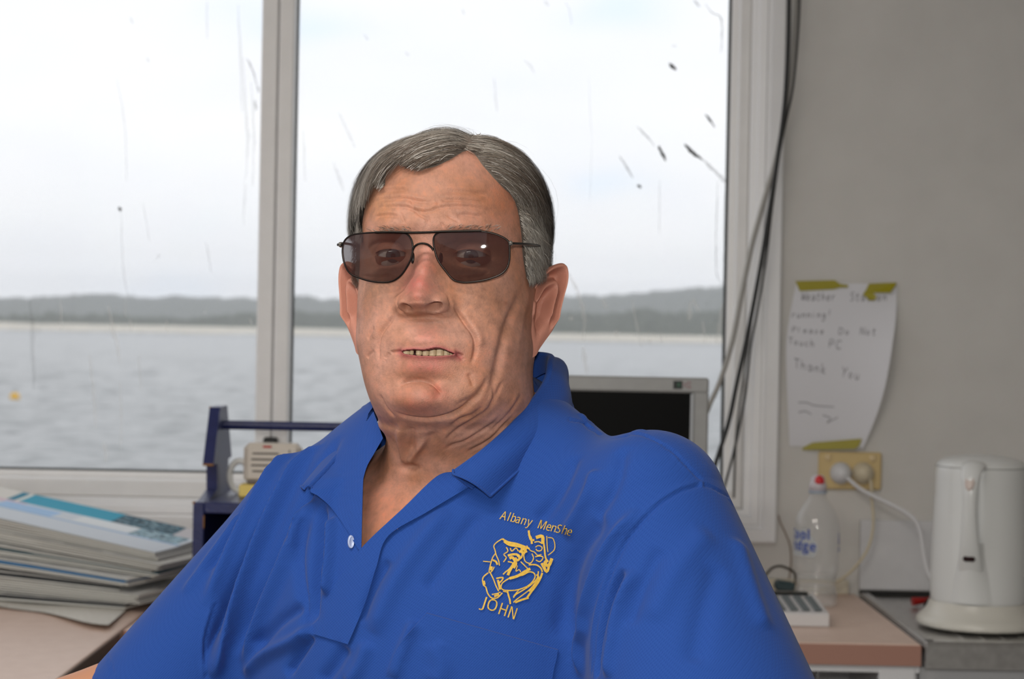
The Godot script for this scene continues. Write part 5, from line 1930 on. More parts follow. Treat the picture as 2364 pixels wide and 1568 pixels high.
func lids(m: MB) -> void:
	m.color = lin(172, 116, 94)
	for k in 2:
		var c := eye_center(k)
		var R := 0.0134
		for up in [true, false]:
			var rows := []
			for i in 11:
				var t := i / 10.0
				var row := PackedVector3Array()
				for j in 25:
					var a := j / 24.0 * 2.0 - 1.0
					var x := a * 0.0155
					var edge := (0.0032 * (1.0 - a * a) + 0.0004) if up else (-0.0036 * (1.0 - a * a) + 0.0002)
					var far := 0.0135 if up else -0.0100
					var y := lerpf(edge, far, t)
					var rr := R * R - x * x * 0.72 - y * y * 0.80
					var z := sqrt(maxf(rr, 0.0)) + (0.0012 * exp(-pow(t / 0.12, 2.0)) if up else 0.0006 * exp(-pow(t / 0.12, 2.0)))
					if up: z += 0.0022 * exp(-pow((t - 0.55) / 0.25, 2.0))
					row.append(c + HR * Vector3(x, y, z - 0.0005 - (0.0075 if up else 0.0100) * t * t - 0.003 * pow(absf(a), 6.0)))
				rows.append(row)
			m.grid(rows, false, false, not up)

func eyes(man: Node3D, off: Vector3) -> void:
	for k in 2:
		var m := MB.new()
		var c := eye_center(k)
		var look := (CAM + Vector3(0.0, 0.02, 0) - c).normalized()
		var ax := look.cross(Vector3.UP).normalized()
		var b := Basis(ax, look, ax.cross(look))
		var rows := []; var cols := []
		for i in 25:
			var an := PI * 0.62 * pow(i / 24.0, 1.3)
			var row := PackedVector3Array(); var cr := PackedColorArray()
			var r := 0.0122
			for j in 32:
				var q := TAU * j / 32
				var bulge := 0.0007 * exp(-pow(an / 0.42, 4.0))
				row.append(c + b * Vector3(sin(an) * cos(q) * (r + bulge), cos(an) * (r + bulge), sin(an) * sin(q) * (r + bulge)))
				var col := lin(205, 196, 188)
				if an < 0.175: col = lin(8, 8, 8)
				elif an < 0.46: col = lin(78, 92, 98).lerp(lin(44, 52, 56), absf(sin(q * 9.0)) * 0.6)
				elif an < 0.50: col = lin(40, 42, 44)
				cr.append(col)
			rows.append(row); cols.append(cr)
		m.grid(rows, true, false, false, cols)
		var em := mat("moist eye", Color.WHITE, 0.06)
		em.vertex_color_use_as_albedo = true
		var o := part("eye", m, em, man)
		o.position = off

func teeth(man: Node3D, off: Vector3, sc: Sculpt) -> void:
	var tm := mat("worn ivory teeth", Color(0.77, 0.69, 0.56), 0.35)
	var d := sc.depth_at(Vector2(985, 850)) + 0.0045
	for q in [[930, 946, 806, 822], [946.5, 955, 803, 822], [961, 974, 800, 823], [975.5, 990, 801, 824], [991, 1006, 800, 825], [1006.5, 1023, 798, 825], [1023.5, 1037, 799, 825], [1037.5, 1047, 803, 823]]:
		var m := MB.new()
		var cx: float = (q[0] + q[1]) / 2
		var bow := pow((cx - 985.0) / 60.0, 2.0) * 0.004
		var a := px(q[0], q[2], d + 0.002 + bow); var b := px(q[1], q[3], d + 0.002 + bow)
		m.box((a + b) / 2, Vector3(absf(b.x - a.x), absf(a.y - b.y), 0.005), 0.0014, HR.orthonormalized())
		var o := part("tooth", m, tm, man)
		o.position = off

# ------------------------------------------------------------------ hair
func hair_flow(p: Vector3) -> Vector3:
	# p in the head's axes. Parted on his left (+x); combed across to -x, sides down and back
	var part_x := 0.024
	var top := smoothstep(0.035, 0.075, p.y)
	var left := smoothstep(part_x + 0.004, part_x - 0.008, p.x)
	var across := Vector3(-1.0, -0.10, 0.28)
	if p.z > 0.035: across = across.lerp(Vector3(-0.85, -0.45, 0.30), smoothstep(0.035, 0.075, p.z))
	var right := Vector3(0.60, -0.42, -0.62)
	var side := Vector3(0.0, -0.80, -0.55) if p.x > 0.0 else Vector3(-0.15, -0.95, 0.05)
	var d := right.lerp(across, left)
	d = side.lerp(d, top)
	return d.normalized()

const SK_C := Vector3(0, 0.014, -0.003)
const SK_R := Vector3(0.0750, 0.0965, 0.1035)
func scalp(p: Vector3, off: float) -> Vector3:
	var q := (p - SK_C) / SK_R
	return SK_C + q / q.length() * (SK_R + Vector3.ONE * off)

func hair(man: Node3D, off: Vector3, sc: Sculpt) -> void:
	var face := PackedVector2Array()
	for p in smooth2([[846, 560], [842, 505], [848, 455], [862, 428], [880, 432], [893, 438], [897, 402], [905, 376], [935, 384], [965, 395], [1000, 392], [1040, 374], [1082, 352], [1108, 384], [1148, 428], [1182, 466], [1195, 525], [1202, 600], [1212, 652], [1226, 648], [1240, 640]], 3): face.append(p)
	face.append_array([Vector2(1330, 640), Vector2(1330, 1200), Vector2(700, 1200), Vector2(700, 560)])
	var N := loft_cols
	var mask := PackedFloat32Array()
	mask.resize(sc.v.size())
	for i in sc.v.size():
		var p := to_h(sc.v[i])
		var q := sc.pix[i]
		var h := 0.0
		if sc.face[i]:
			if not Geometry2D.is_point_in_polygon(q, face):
				var e := 1e9
				for k in face.size() - 4: e = minf(e, q.distance_to(Geometry2D.get_closest_point_to_segment(q, face[k], face[k + 1])))
				h = smoothstep(0.0, 26.0, e)
				if p.y < -0.055: h = 0.0
		else:
			var low := -0.02 if p.z > -0.01 else lerpf(-0.02, -0.085, smoothstep(-0.01, -0.05, p.z))
			h = smoothstep(low, low + 0.012, p.y)
			if p.z > 0.045 and p.y < 0.05: h = 0.0
		mask[i] = h
	var nz := FastNoiseLite.new()
	nz.seed = 4; nz.frequency = 1.0; nz.fractal_octaves = 2
	# the mass of hair lies close to the scalp
	var cap_mesh := MB.new()
	var id := {}
	for k in range(0, sc.tri.size(), 3):
		var a := sc.tri[k]; var b := sc.tri[k + 1]; var d := sc.tri[k + 2]
		if mask[a] <= 0.02 and mask[b] <= 0.02 and mask[d] <= 0.02: continue
		for i in [a, b, d]:
			if not id.has(i):
				var p := to_h(sc.v[i])
				var th := 0.0040 + 0.0020 * smoothstep(0.05, 0.1, p.y) + 0.0015 * nz.get_noise_3dv(p * 60.0)
				cap_mesh.color = lin(118, 109, 100)
				id[i] = cap_mesh.add(sc.v[i] + sc.nrm[i] * (th * mask[i] - 0.0006), sc.nrm[i], Vector2.ZERO)
			cap_mesh.idx.append(id[i])
	# locks and single hairs
	var r := RandomNumberGenerator.new()
	r.seed = 77
	var roots := PackedInt32Array()
	for i in sc.v.size():
		if mask[i] > 0.04: roots.append(i)
	var cols := [lin(176, 170, 162), lin(148, 140, 131), lin(118, 107, 97), lin(88, 75, 66), lin(205, 200, 194)]
	var made := 0
	while made < 30000:
		var i := roots[r.randi_range(0, roots.size() - 1)]
		var p := to_h(sc.v[i])
		if p.z < -0.04 and r.randf() < 0.6: continue
		made += 1
		var L := lerpf(0.022, 0.050, smoothstep(0.03, 0.075, p.y)) * r.randf_range(0.7, 1.25) * lerpf(0.34, 1.0, mask[i])
		var steps := 7
		var lock := nz.get_noise_3dv(p * 55.0)
		var lift := r.randf_range(0.0062, 0.0098) * (0.35 + 0.65 * mask[i]) + 0.0016 * lock
		if r.randf() < 0.01 and p.x > 0.0: lift += r.randf_range(0.0, 0.006)
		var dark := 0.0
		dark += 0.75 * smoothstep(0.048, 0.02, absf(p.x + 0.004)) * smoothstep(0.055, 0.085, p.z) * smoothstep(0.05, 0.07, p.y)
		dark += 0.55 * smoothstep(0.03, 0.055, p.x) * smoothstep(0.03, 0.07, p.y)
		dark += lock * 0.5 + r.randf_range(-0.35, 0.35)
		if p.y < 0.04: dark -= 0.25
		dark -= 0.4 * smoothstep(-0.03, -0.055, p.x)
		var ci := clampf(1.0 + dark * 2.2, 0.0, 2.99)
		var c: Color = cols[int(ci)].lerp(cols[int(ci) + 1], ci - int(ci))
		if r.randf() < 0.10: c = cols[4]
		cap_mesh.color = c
		var q := p
		var base_off := (sc.v[i] - hl(scalp(p, 0.0))).dot(sc.nrm[i])
		var w := r.randf_range(0.00016, 0.00042)
		var rows := []
		var wob := Vector3(r.randf_range(-0.22, 0.22), r.randf_range(-0.15, 0.15), r.randf_range(-0.22, 0.22))
		var deep := r.randf_range(1.0, 13.0)
		for s in steps:
			var t := s / float(steps - 1)
			if s > 1:
				var pp := proj(hl(q))
				if Geometry2D.is_point_in_polygon(pp, face):
					var e := 1e9
					for k in face.size() - 5: e = minf(e, pp.distance_to(Geometry2D.get_closest_point_to_segment(pp, face[k], face[k + 1])))
					if e > deep: break
			var up := (q - SK_C) / (SK_R * SK_R)
			up = up.normalized()
			var d := hair_flow(q) + wob * (0.4 + t)
			d = (d - up * d.dot(up)).normalized()
			var side := d.cross(up).normalized()
			var hgt := base_off + lift * sin(PI * (0.18 + 0.72 * t)) + 0.0008
			var c3 := scalp(q, hgt)
			var ww := w * (1.0 - 0.75 * t)
			rows.append(PackedVector3Array([hl(c3 - side * ww), hl(c3 + side * ww)]))
			q += d * L / (steps - 1)
		if rows.size() > 1: cap_mesh.grid(rows)
	# eyebrows and a few stray hairs
	for e in [[855, 950, 531, 0.0], [1030, 1150, 526, 0.0]]:
		for k in 45:
			var x := r.randf_range(e[0], e[1])
			var y: float = e[2] + r.randf_range(-7, 9) + absf(x - (e[0] + e[1]) / 2) * 0.05
			var d := sc.depth_at(Vector2(x, y))
			if d < 0.0: continue
			var dirx := (-1.0 if e[0] < 900 else 1.0) * r.randf_range(4, 13)
			cap_mesh.color = cols[r.randi_range(0, 3)]
			var pts := PackedVector3Array([px(x, y, d), px(x + dirx * 0.5, y - 3.0, d - 0.0020), px(x + dirx, y - 4.5 + r.randf_range(-1.5, 1.5), d - 0.0022)])
			cap_mesh.tube(pts, PackedFloat32Array([0.00022, 0.0002, 0.0001]), 3, false)
	var hm := mat("grey hair", Color.WHITE, 0.68, 0.0, 0.4)
	hm.vertex_color_use_as_albedo = true
	var o := part("hair", cap_mesh, hm, man)
	o.position = off

# ------------------------------------------------------------------ shirt
func shirt_surface() -> Sculpt:
	var f := func(p: Vector3): return shirt_field(p)
	var t0 := Time.get_ticks_msec()
	var net := surface_net(f, Vector3(-0.50, -0.62, -0.20), Vector3(0.36, 0.10, 0.23), 0.009)
	var vv: PackedVector3Array = net[0]; var tt: PackedInt32Array = net[1]
	print("net ", vv.size(), " ", Time.get_ticks_msec() - t0)
	var sc := Sculpt.new()
	sc.host = self
	for p in vv: sc.v.append(tl(p))
	sc.tri = tt
	sc.refresh()
	# face outward
	var probe := 0.0
	for i in sc.v.size(): probe += sc.nrm[i].dot(sc.v[i] - tl(Vector3(0, -0.25, 0)))
	if probe < 0.0:
		for k in range(0, sc.tri.size(), 3):
			var t := sc.tri[k + 1]; sc.tri[k + 1] = sc.tri[k + 2]; sc.tri[k + 2] = t
		sc.refresh()
	for level in 2: refine(sc)
	sc.refresh()
	folds(sc)
	# neck and V opening
	var hole := PackedVector2Array()
	for p in [[826, 1268], [818, 1200], [812, 1110], [830, 1060], [850, 955], [900, 880], [1240, 826], [1258, 832], [1254, 895], [1204, 985], [1140, 1052], [1074, 1100], [975, 1174], [862, 1262], [846, 1285]]: hole.append(Vector2(p[0], p[1]))
	var keep := PackedInt32Array()
	for k in range(0, sc.tri.size(), 3):
		var c := (sc.pix[sc.tri[k]] + sc.pix[sc.tri[k + 1]] + sc.pix[sc.tri[k + 2]]) / 3.0
		var loc := to_t((sc.v[sc.tri[k]] + sc.v[sc.tri[k + 1]] + sc.v[sc.tri[k + 2]]) / 3.0)
		if Geometry2D.is_point_in_polygon(c, hole) and loc.z > -0.045: continue
		if Vector2(loc.x - 0.008, loc.z + 0.006).length() < 0.066 and loc.y > 0.0: continue
		keep.append_array([sc.tri[k], sc.tri[k + 1], sc.tri[k + 2]])
	sc.tri = keep
	return sc

# split the triangles that face the camera and lie in or near the frame
func refine(sc: Sculpt) -> void:
	var mid := {}
	var out := PackedInt32Array()
	for k in range(0, sc.tri.size(), 3):
		var a := sc.tri[k]; var b := sc.tri[k + 1]; var d := sc.tri[k + 2]
		var c := (sc.pix[a] + sc.pix[b] + sc.pix[d]) / 3.0
		var facing := sc.nrm[a].dot((sc.v[a] - CAM).normalized()) < 0.22
		if not facing or c.y > 1640.0 or c.x < 120.0:
			out.append_array([a, b, d])
			continue
		var e := []
		for pr in [[a, b], [b, d], [d, a]]:
			var key := Vector2i(mini(pr[0], pr[1]), maxi(pr[0], pr[1]))
			if not mid.has(key):
				var n := (sc.nrm[pr[0]] + sc.nrm[pr[1]]).normalized()
				var p := (sc.v[pr[0]] + sc.v[pr[1]]) * 0.5
				p -= n * shirt_field(to_t(p))
				mid[key] = sc.v.size()
				sc.v.append(p)
			e.append(mid[key])
		out.append_array([a, e[0], e[2], e[0], b, e[1], e[2], e[1], d, e[0], e[1], e[2]])
	sc.tri = out
	sc.refresh()

func L2(a: Array) -> PackedVector2Array: return smooth2(a, 4)

func folds(sc: Sculpt) -> void:
	# broad soft folds: [points, height, width]
	var q := [
		# his right sleeve and shoulder (image left)
		[[[745, 1010], [690, 1090], [640, 1180], [590, 1290], [545, 1400], [505, 1520], [490, 1570]], 0.0065, 17], [[[715, 1030], [660, 1110], [610, 1200], [560, 1310], [510, 1430], [478, 1540]], -0.0080, 15],
		[[[790, 1000], [735, 1090], [690, 1180], [640, 1290], [590, 1400], [545, 1520]], -0.0040, 20], [[[700, 1000], [630, 1090], [575, 1190], [520, 1300], [470, 1410]], 0.0040, 16],
		[[[640, 1060], [590, 1140], [530, 1240], [470, 1330]], -0.0030, 14], [[[560, 1180], [500, 1270], [420, 1380]], 0.0020, 16],
		[[[720, 1150], [690, 1230], [650, 1330], [600, 1440], [560, 1540]], 0.0050, 18], [[[745, 1160], [735, 1260], [725, 1360], [722, 1440]], -0.0055, 13], [[[770, 1190], [765, 1290], [755, 1380]], 0.0045, 11], [[[705, 1180], [690, 1290], [700, 1380], [718, 1450]], -0.0030, 15],
		[[[720, 1450], [680, 1480], [620, 1510], [560, 1560]], 0.0040, 16], [[[700, 1400], [640, 1440], [590, 1500]], -0.0030, 16], [[[722, 1465], [690, 1510], [660, 1560]], -0.0035, 13],
		# chest, image right of the placket
		[[[900, 1290], [860, 1360], [830, 1440]], -0.0022, 13], [[[1040, 1170], [960, 1270], [900, 1370], [860, 1470]], 0.0026, 24], [[[1110, 1180], [1040, 1280], [980, 1370]], -0.0020, 18],
		[[[1330, 1050], [1290, 1140], [1240, 1210]], -0.0022, 18], [[[1380, 1080], [1350, 1160], [1300, 1240]], 0.0026, 18], [[[1440, 1030], [1420, 1120], [1370, 1200]], -0.0020, 16],
		[[[1400, 1190], [1340, 1270], [1310, 1370], [1300, 1480]], -0.0030, 24], [[[1480, 1170], [1410, 1260], [1370, 1360], [1345, 1480], [1340, 1570]], 0.0040, 15],
		[[[960, 1430], [930, 1500], [905, 1570]], 0.0028, 14], [[[1000, 1480], [1020, 1540], [1000, 1580]], 0.0018, 22], [[[800, 1490], [770, 1540], [740, 1580]], -0.0030, 18], [[[850, 1480], [830, 1540], [800, 1580]], 0.0024, 18],
		# his left sleeve (image right)
		[[[1440, 1310], [1400, 1400], [1380, 1500], [1378, 1570]], -0.0055, 9], [[[1470, 1310], [1430, 1400], [1412, 1500], [1405, 1570]], 0.0030, 14], [[[1530, 1260], [1480, 1360], [1450, 1450]], -0.0018, 18], [[[1640, 1220], [1560, 1320], [1500, 1440]], 0.0016, 26],
		[[[1660, 1300], [1620, 1420], [1600, 1540]], -0.0018, 26], [[[1700, 1240], [1730, 1340], [1770, 1460]], 0.0018, 24],
		[[[1330, 955], [1390, 975], [1450, 985], [1500, 988]], 0.0022, 8], [[[1345, 975], [1400, 1000], [1460, 1000]], -0.0016, 8]]
	for k in q.size():
		sc.stroke(L2(q[k][0]), q[k][1] * (2.1 if k < 13 else 2.2), q[k][2], 0.18)
		if k % 8 == 7: sc.refresh()
	sc.refresh()
	# seams: a thin trench with a raised lip beside it
	for s in [[[1310, 968], [1340, 975], [1400, 998], [1450, 998], [1500, 1010], [1550, 1040], [1585, 1075], [1622, 1110]], [[1622, 1119], [1580, 1130], [1530, 1158], [1490, 1195], [1450, 1245], [1420, 1300], [1395, 1370], [1376, 1450], [1366, 1568]], [[1622, 1119], [1650, 1128], [1680, 1146], [1698, 1168]],
			[[740, 1090], [700, 1160], [650, 1260]], [[478, 1568], [474, 1480], [500, 1390]]]:
		sc.stroke(L2(s), -0.0022, 4.0, 0.05)
		var lip := L2(s)
		for k in lip.size(): lip[k] += Vector2(-7, -4)
		sc.stroke(lip, 0.0010, 5.0, 0.1)
	sc.stroke(L2([[236, 1488], [252, 1520], [262, 1562]]), -0.0012, 4.0, 0.1)
	sc.refresh()

func cloth_material() -> StandardMaterial3D:
	var m := mat("royal blue pique knit", Color.WHITE, 0.88, 0.0, 0.3)
	# twill like knit: fine diagonal ribs with flecks
	var im := Image.create(128, 128, false, Image.FORMAT_RGB8)
	var hm := Image.create(128, 128, false, Image.FORMAT_RGB8)
	var r := RandomNumberGenerator.new()
	r.seed = 12
	for y in 128:
		for x in 128:
			var a := sin((x + y) / 128.0 * TAU * 8.0) * 0.5 + 0.5
			var b := sin((x - y) / 128.0 * TAU * 16.0) * 0.5 + 0.5
			var k := a * 0.6 + b * 0.25 + r.randf() * 0.25
			im.set_pixel(x, y, Color(0.105, 0.235, 0.505).lerp(Color(0.150, 0.30, 0.595), k))
			hm.set_pixel(x, y, Color(k, k, k))
	m.albedo_texture = ImageTexture.create_from_image(im)
	m.heightmap_enabled = true
	m.heightmap_texture = ImageTexture.create_from_image(hm)
	m.heightmap_scale = 0.018
	m.uv1_triplanar = true
	m.uv1_scale = Vector3.ONE * 56.0
	m.rim_enabled = true
	m.rim = 0.15
	m.rim_tint = 0.6
	return m

# a sheet of cloth with thickness from rows of points
func sheet(m: MB, rows: Array, thick: float, toward: Vector3) -> void:
	var back := []
	for row in rows:
		var q := PackedVector3Array()
		for p in row: q.append(p - toward * thick)
		back.append(q)
	var nr := rows.size(); var nc: int = rows[0].size()
	m.grid(rows)
	m.grid(back, false, false, true)
	m.grid([rows[0], back[0]], false, false, true)
	m.grid([rows[nr - 1], back[nr - 1]])
	var l := []; var rr := []
	for i in nr:
		l.append(PackedVector3Array([rows[i][0], back[i][0]]))
		rr.append(PackedVector3Array([rows[i][nc - 1], back[i][nc - 1]]))
	m.grid(l); m.grid(rr, false, false, true)

func clothes(man: Node3D, off: Vector3, shirt: Sculpt, skin: Sculpt) -> void:
	var cloth := cloth_material()
	var so := part("polo_shirt", shirt.to_mb(), cloth, man)
	so.position = off
	var tow := cam_basis.z
	var on := func(p: Vector2, lift: float):
		var d := shirt.depth_at(p)
		return px(p.x, p.y, d - lift)
	# patches that lie on the shirt: outline filled with a fine grid between two edges
	var patch := func(called: String, ea: Array, eb: Array, lift: float, nn: int, thick: float):
		var a := smooth2(ea, 8); var b := smooth2(eb, 8)
		var rows := []
		for i in a.size():
			var row := PackedVector3Array()
			for k in nn + 1:
				var p := a[i].lerp(b[i], k / float(nn))
				row.append(on.call(p, lift))
			rows.append(row)
		var mb := MB.new()
		sheet(mb, rows, thick, tow)
		return part(called, mb, cloth, so)
	# placket: the visible overlapping strip, from the V down to its square end
	patch.call("placket", [[1050, 1090], [1007, 1101], [930, 1174], [842, 1257], [795, 1318], [760, 1372], [722, 1464]], [[1124, 1108], [1085, 1124], [985, 1183], [896, 1238], [868, 1312], [842, 1395], [803, 1488]], 0.0040, 14, 0.004)
	# breast pocket
	patch.call("pocket", [[985, 1416], [950, 1455], [915, 1500], [886, 1575]], [[1288, 1501], [1285, 1520], [1278, 1550], [1270, 1600]], 0.0034, 30, 0.0036)
	# collar
	var sk := func(p: Vector2, lift: float):
		var d := skin.depth_at(p)
		return px(p.x, p.y, d - lift)
	var T := [tl(Vector3(-0.045, 0.088, -0.060)), tl(Vector3(0.02, 0.100, -0.074)), px(1262, 822, 1.70), px(1270, 842, 1.672), px(1256, 892, 1.645), px(1190, 975, 1.600), px(1118, 1041, 1.580), px(1046, 1094, 1.568)]
	var E := [tl(Vector3(-0.075, 0.045, -0.085)), tl(Vector3(0.02, 0.055, -0.105)), px(1298, 868, 1.735), px(1312, 915, 1.70), px(1322, 955, 1.668), px(1284, 1010, 1.618), px(1216, 1070, 1.588), px(1132, 1146, 1.562)]
	var build_collar := func(T2: Array, E2: Array, puff: float, inner: float):
		var tp := smooth_path(T2, 8); var ep := smooth_path(E2, 8)
		var rows := []
		for i in tp.size():
			var row := PackedVector3Array()
			var ax := tl(Vector3(0.01, 0, -0.005))
			var rad := Vector3(tp[i].x - ax.x, 0, tp[i].z - ax.z).normalized()
			var d := ep[i] - tp[i]
			var nn := d.cross(tp[mini(i + 1, tp.size() - 1)] - tp[maxi(i - 1, 0)]).normalized()
			if nn.dot(rad) < 0.0: nn = -nn
			for k in 6:   # inside of the stand, going down behind the fold
				var t := 1.0 - k / 5.0
				row.append(tp[i] - rad * (0.003 + 0.002 * t) + d * 0.55 * t * inner - nn * 0.006 * sin(t * PI * 0.5))
			for k in 5:   # rolled fold
				var a := PI * (k + 1) / 6.0
				row.append(tp[i] + Vector3.UP * sin(a) * 0.003 - rad * cos(a) * 0.0032)
			for k in 13:
				var t := k / 12.0
				row.append(tp[i] + rad * 0.0032 * (1.0 - t) + d * t + nn * puff * sin(t * PI))
			rows.append(row)
		var mb := MB.new()
		mb.grid(rows)
		var hem := PackedVector3Array()
		for row in rows: hem.append(row[row.size() - 1])
		mb.tube(hem, 0.0013, 8)
		for e in [rows[0], rows[rows.size() - 1]]: mb.tube(e, 0.0011, 8)
		return part("collar", mb, cloth, so)
	build_collar.call(T, E, 0.006, 1.0)
	var T3 := [tl(Vector3(0.0, 0.100, -0.074)), tl(Vector3(-0.045, 0.086, -0.056)), px(872, 930, 1.735), px(862, 948, 1.712), px(822, 1005, 1.690), px(776, 1060, 1.668), px(738, 1102, 1.645), px(712, 1130, 1.632)]
	var E3 := [tl(Vector3(0.0, 0.055, -0.105)), tl(Vector3(-0.075, 0.045, -0.085)), px(845, 952, 1.775), px(832, 966, 1.76), px(790, 1020, 1.735), px(745, 1072, 1.71), px(714, 1112, 1.675), px(702, 1132, 1.645)]
	build_collar.call(T3, E3, 0.004, 0.4)
	# open front on the other side: inner collar and turned back facing
	var m := MB.new()
	var rows := []
	var fa := smooth2([[862, 950], [822, 1007], [778, 1062], [740, 1104], [716, 1132], [735, 1146], [762, 1170], [795, 1215], [826, 1268]], 6)
	var fb := smooth2([[884, 1012], [862, 1050], [848, 1075], [840, 1100], [838, 1115], [837, 1150], [836, 1190], [835, 1230], [834, 1274]], 6)
	var da := [1.710, 1.688, 1.665, 1.642, 1.630, 1.627, 1.622, 1.610, 1.598]
	var db := [1.668, 1.655, 1.648, 1.642, 1.640, 1.632, 1.622, 1.610, 1.597]
	for i in fa.size():
		var s := i / float(fa.size() - 1) * 8.0
		var j := mini(int(s), 7)
		var pa := px(fa[i].x, fa[i].y, lerpf(da[j], da[j + 1], s - j)); var pb := px(fb[i].x, fb[i].y, lerpf(db[j], db[j + 1], s - j))
		var row := PackedVector3Array()
		for k in 13:
			var t := k / 12.0
			var q := pa.lerp(pb, t) + tow * 0.004 * sin(t * PI) * sin(minf(1.0, s / 5.0) * PI)
			var pq := proj(q)
			var want: float = shirt.depth_at(pq) - 0.0035
			var have: float = -(cam_basis.transposed() * (q - CAM)).z
			if want > 0.0 and have > want: q = px(pq.x, pq.y, want)
			row.append(q)
		rows.append(row)
	sheet(m, rows, 0.002, tow)
	part("front_facing", m, cloth, so)
	# button
	m = MB.new()
	var bp: Vector3 = on.call(Vector2(809, 1251), 0.004)
	m.lathe(bp, PackedVector2Array([Vector2(0.0001, 0.0012), Vector2(0.0035, 0.0012), Vector2(0.0042, 0.0022), Vector2(0.0052, 0.002), Vector2(0.0055, 0.0), Vector2(0.0001, 0.0)]), 24, Basis(Vector3.RIGHT, PI / 2) * Basis(Vector3.FORWARD, 0.6), 0.5, 1.0)
	part("button", m, mat("pale blue button", Color(0.74, 0.79, 0.92), 0.3), so)
	embroidery(so, on)
	# trousers, below the frame
	var tf := func(p: Vector3):
		var d := ell(p, Vector3(0, -0.60, 0.0), Vector3(0.19, 0.10, 0.15))
		for s in [-1.0, 1.0]:
			d = smin(d, cap(p, Vector3(s * 0.09, -0.60, 0.02), Vector3(s * 0.13, -0.60, 0.45), 0.09, 0.066), 0.04)
			d = smin(d, cap(p, Vector3(s * 0.13, -0.60, 0.45), Vector3(s * 0.13, -1.03, 0.42), 0.066, 0.05), 0.03)
		return d
	var net := surface_net(tf, Vector3(-0.28, -1.12, -0.2), Vector3(0.28, -0.46, 0.56), 0.022)
	var ts := Sculpt.new()
	ts.host = self
	for p in net[0]: ts.v.append(tl(p))
	ts.tri = net[1]
	ts.refresh()
	var to := part("trousers", ts.to_mb(), surf("charcoal trousers", Color(0.13, 0.13, 0.14), Color(0.16, 0.16, 0.17), 0.9, 9.0), man)
	to.position = off

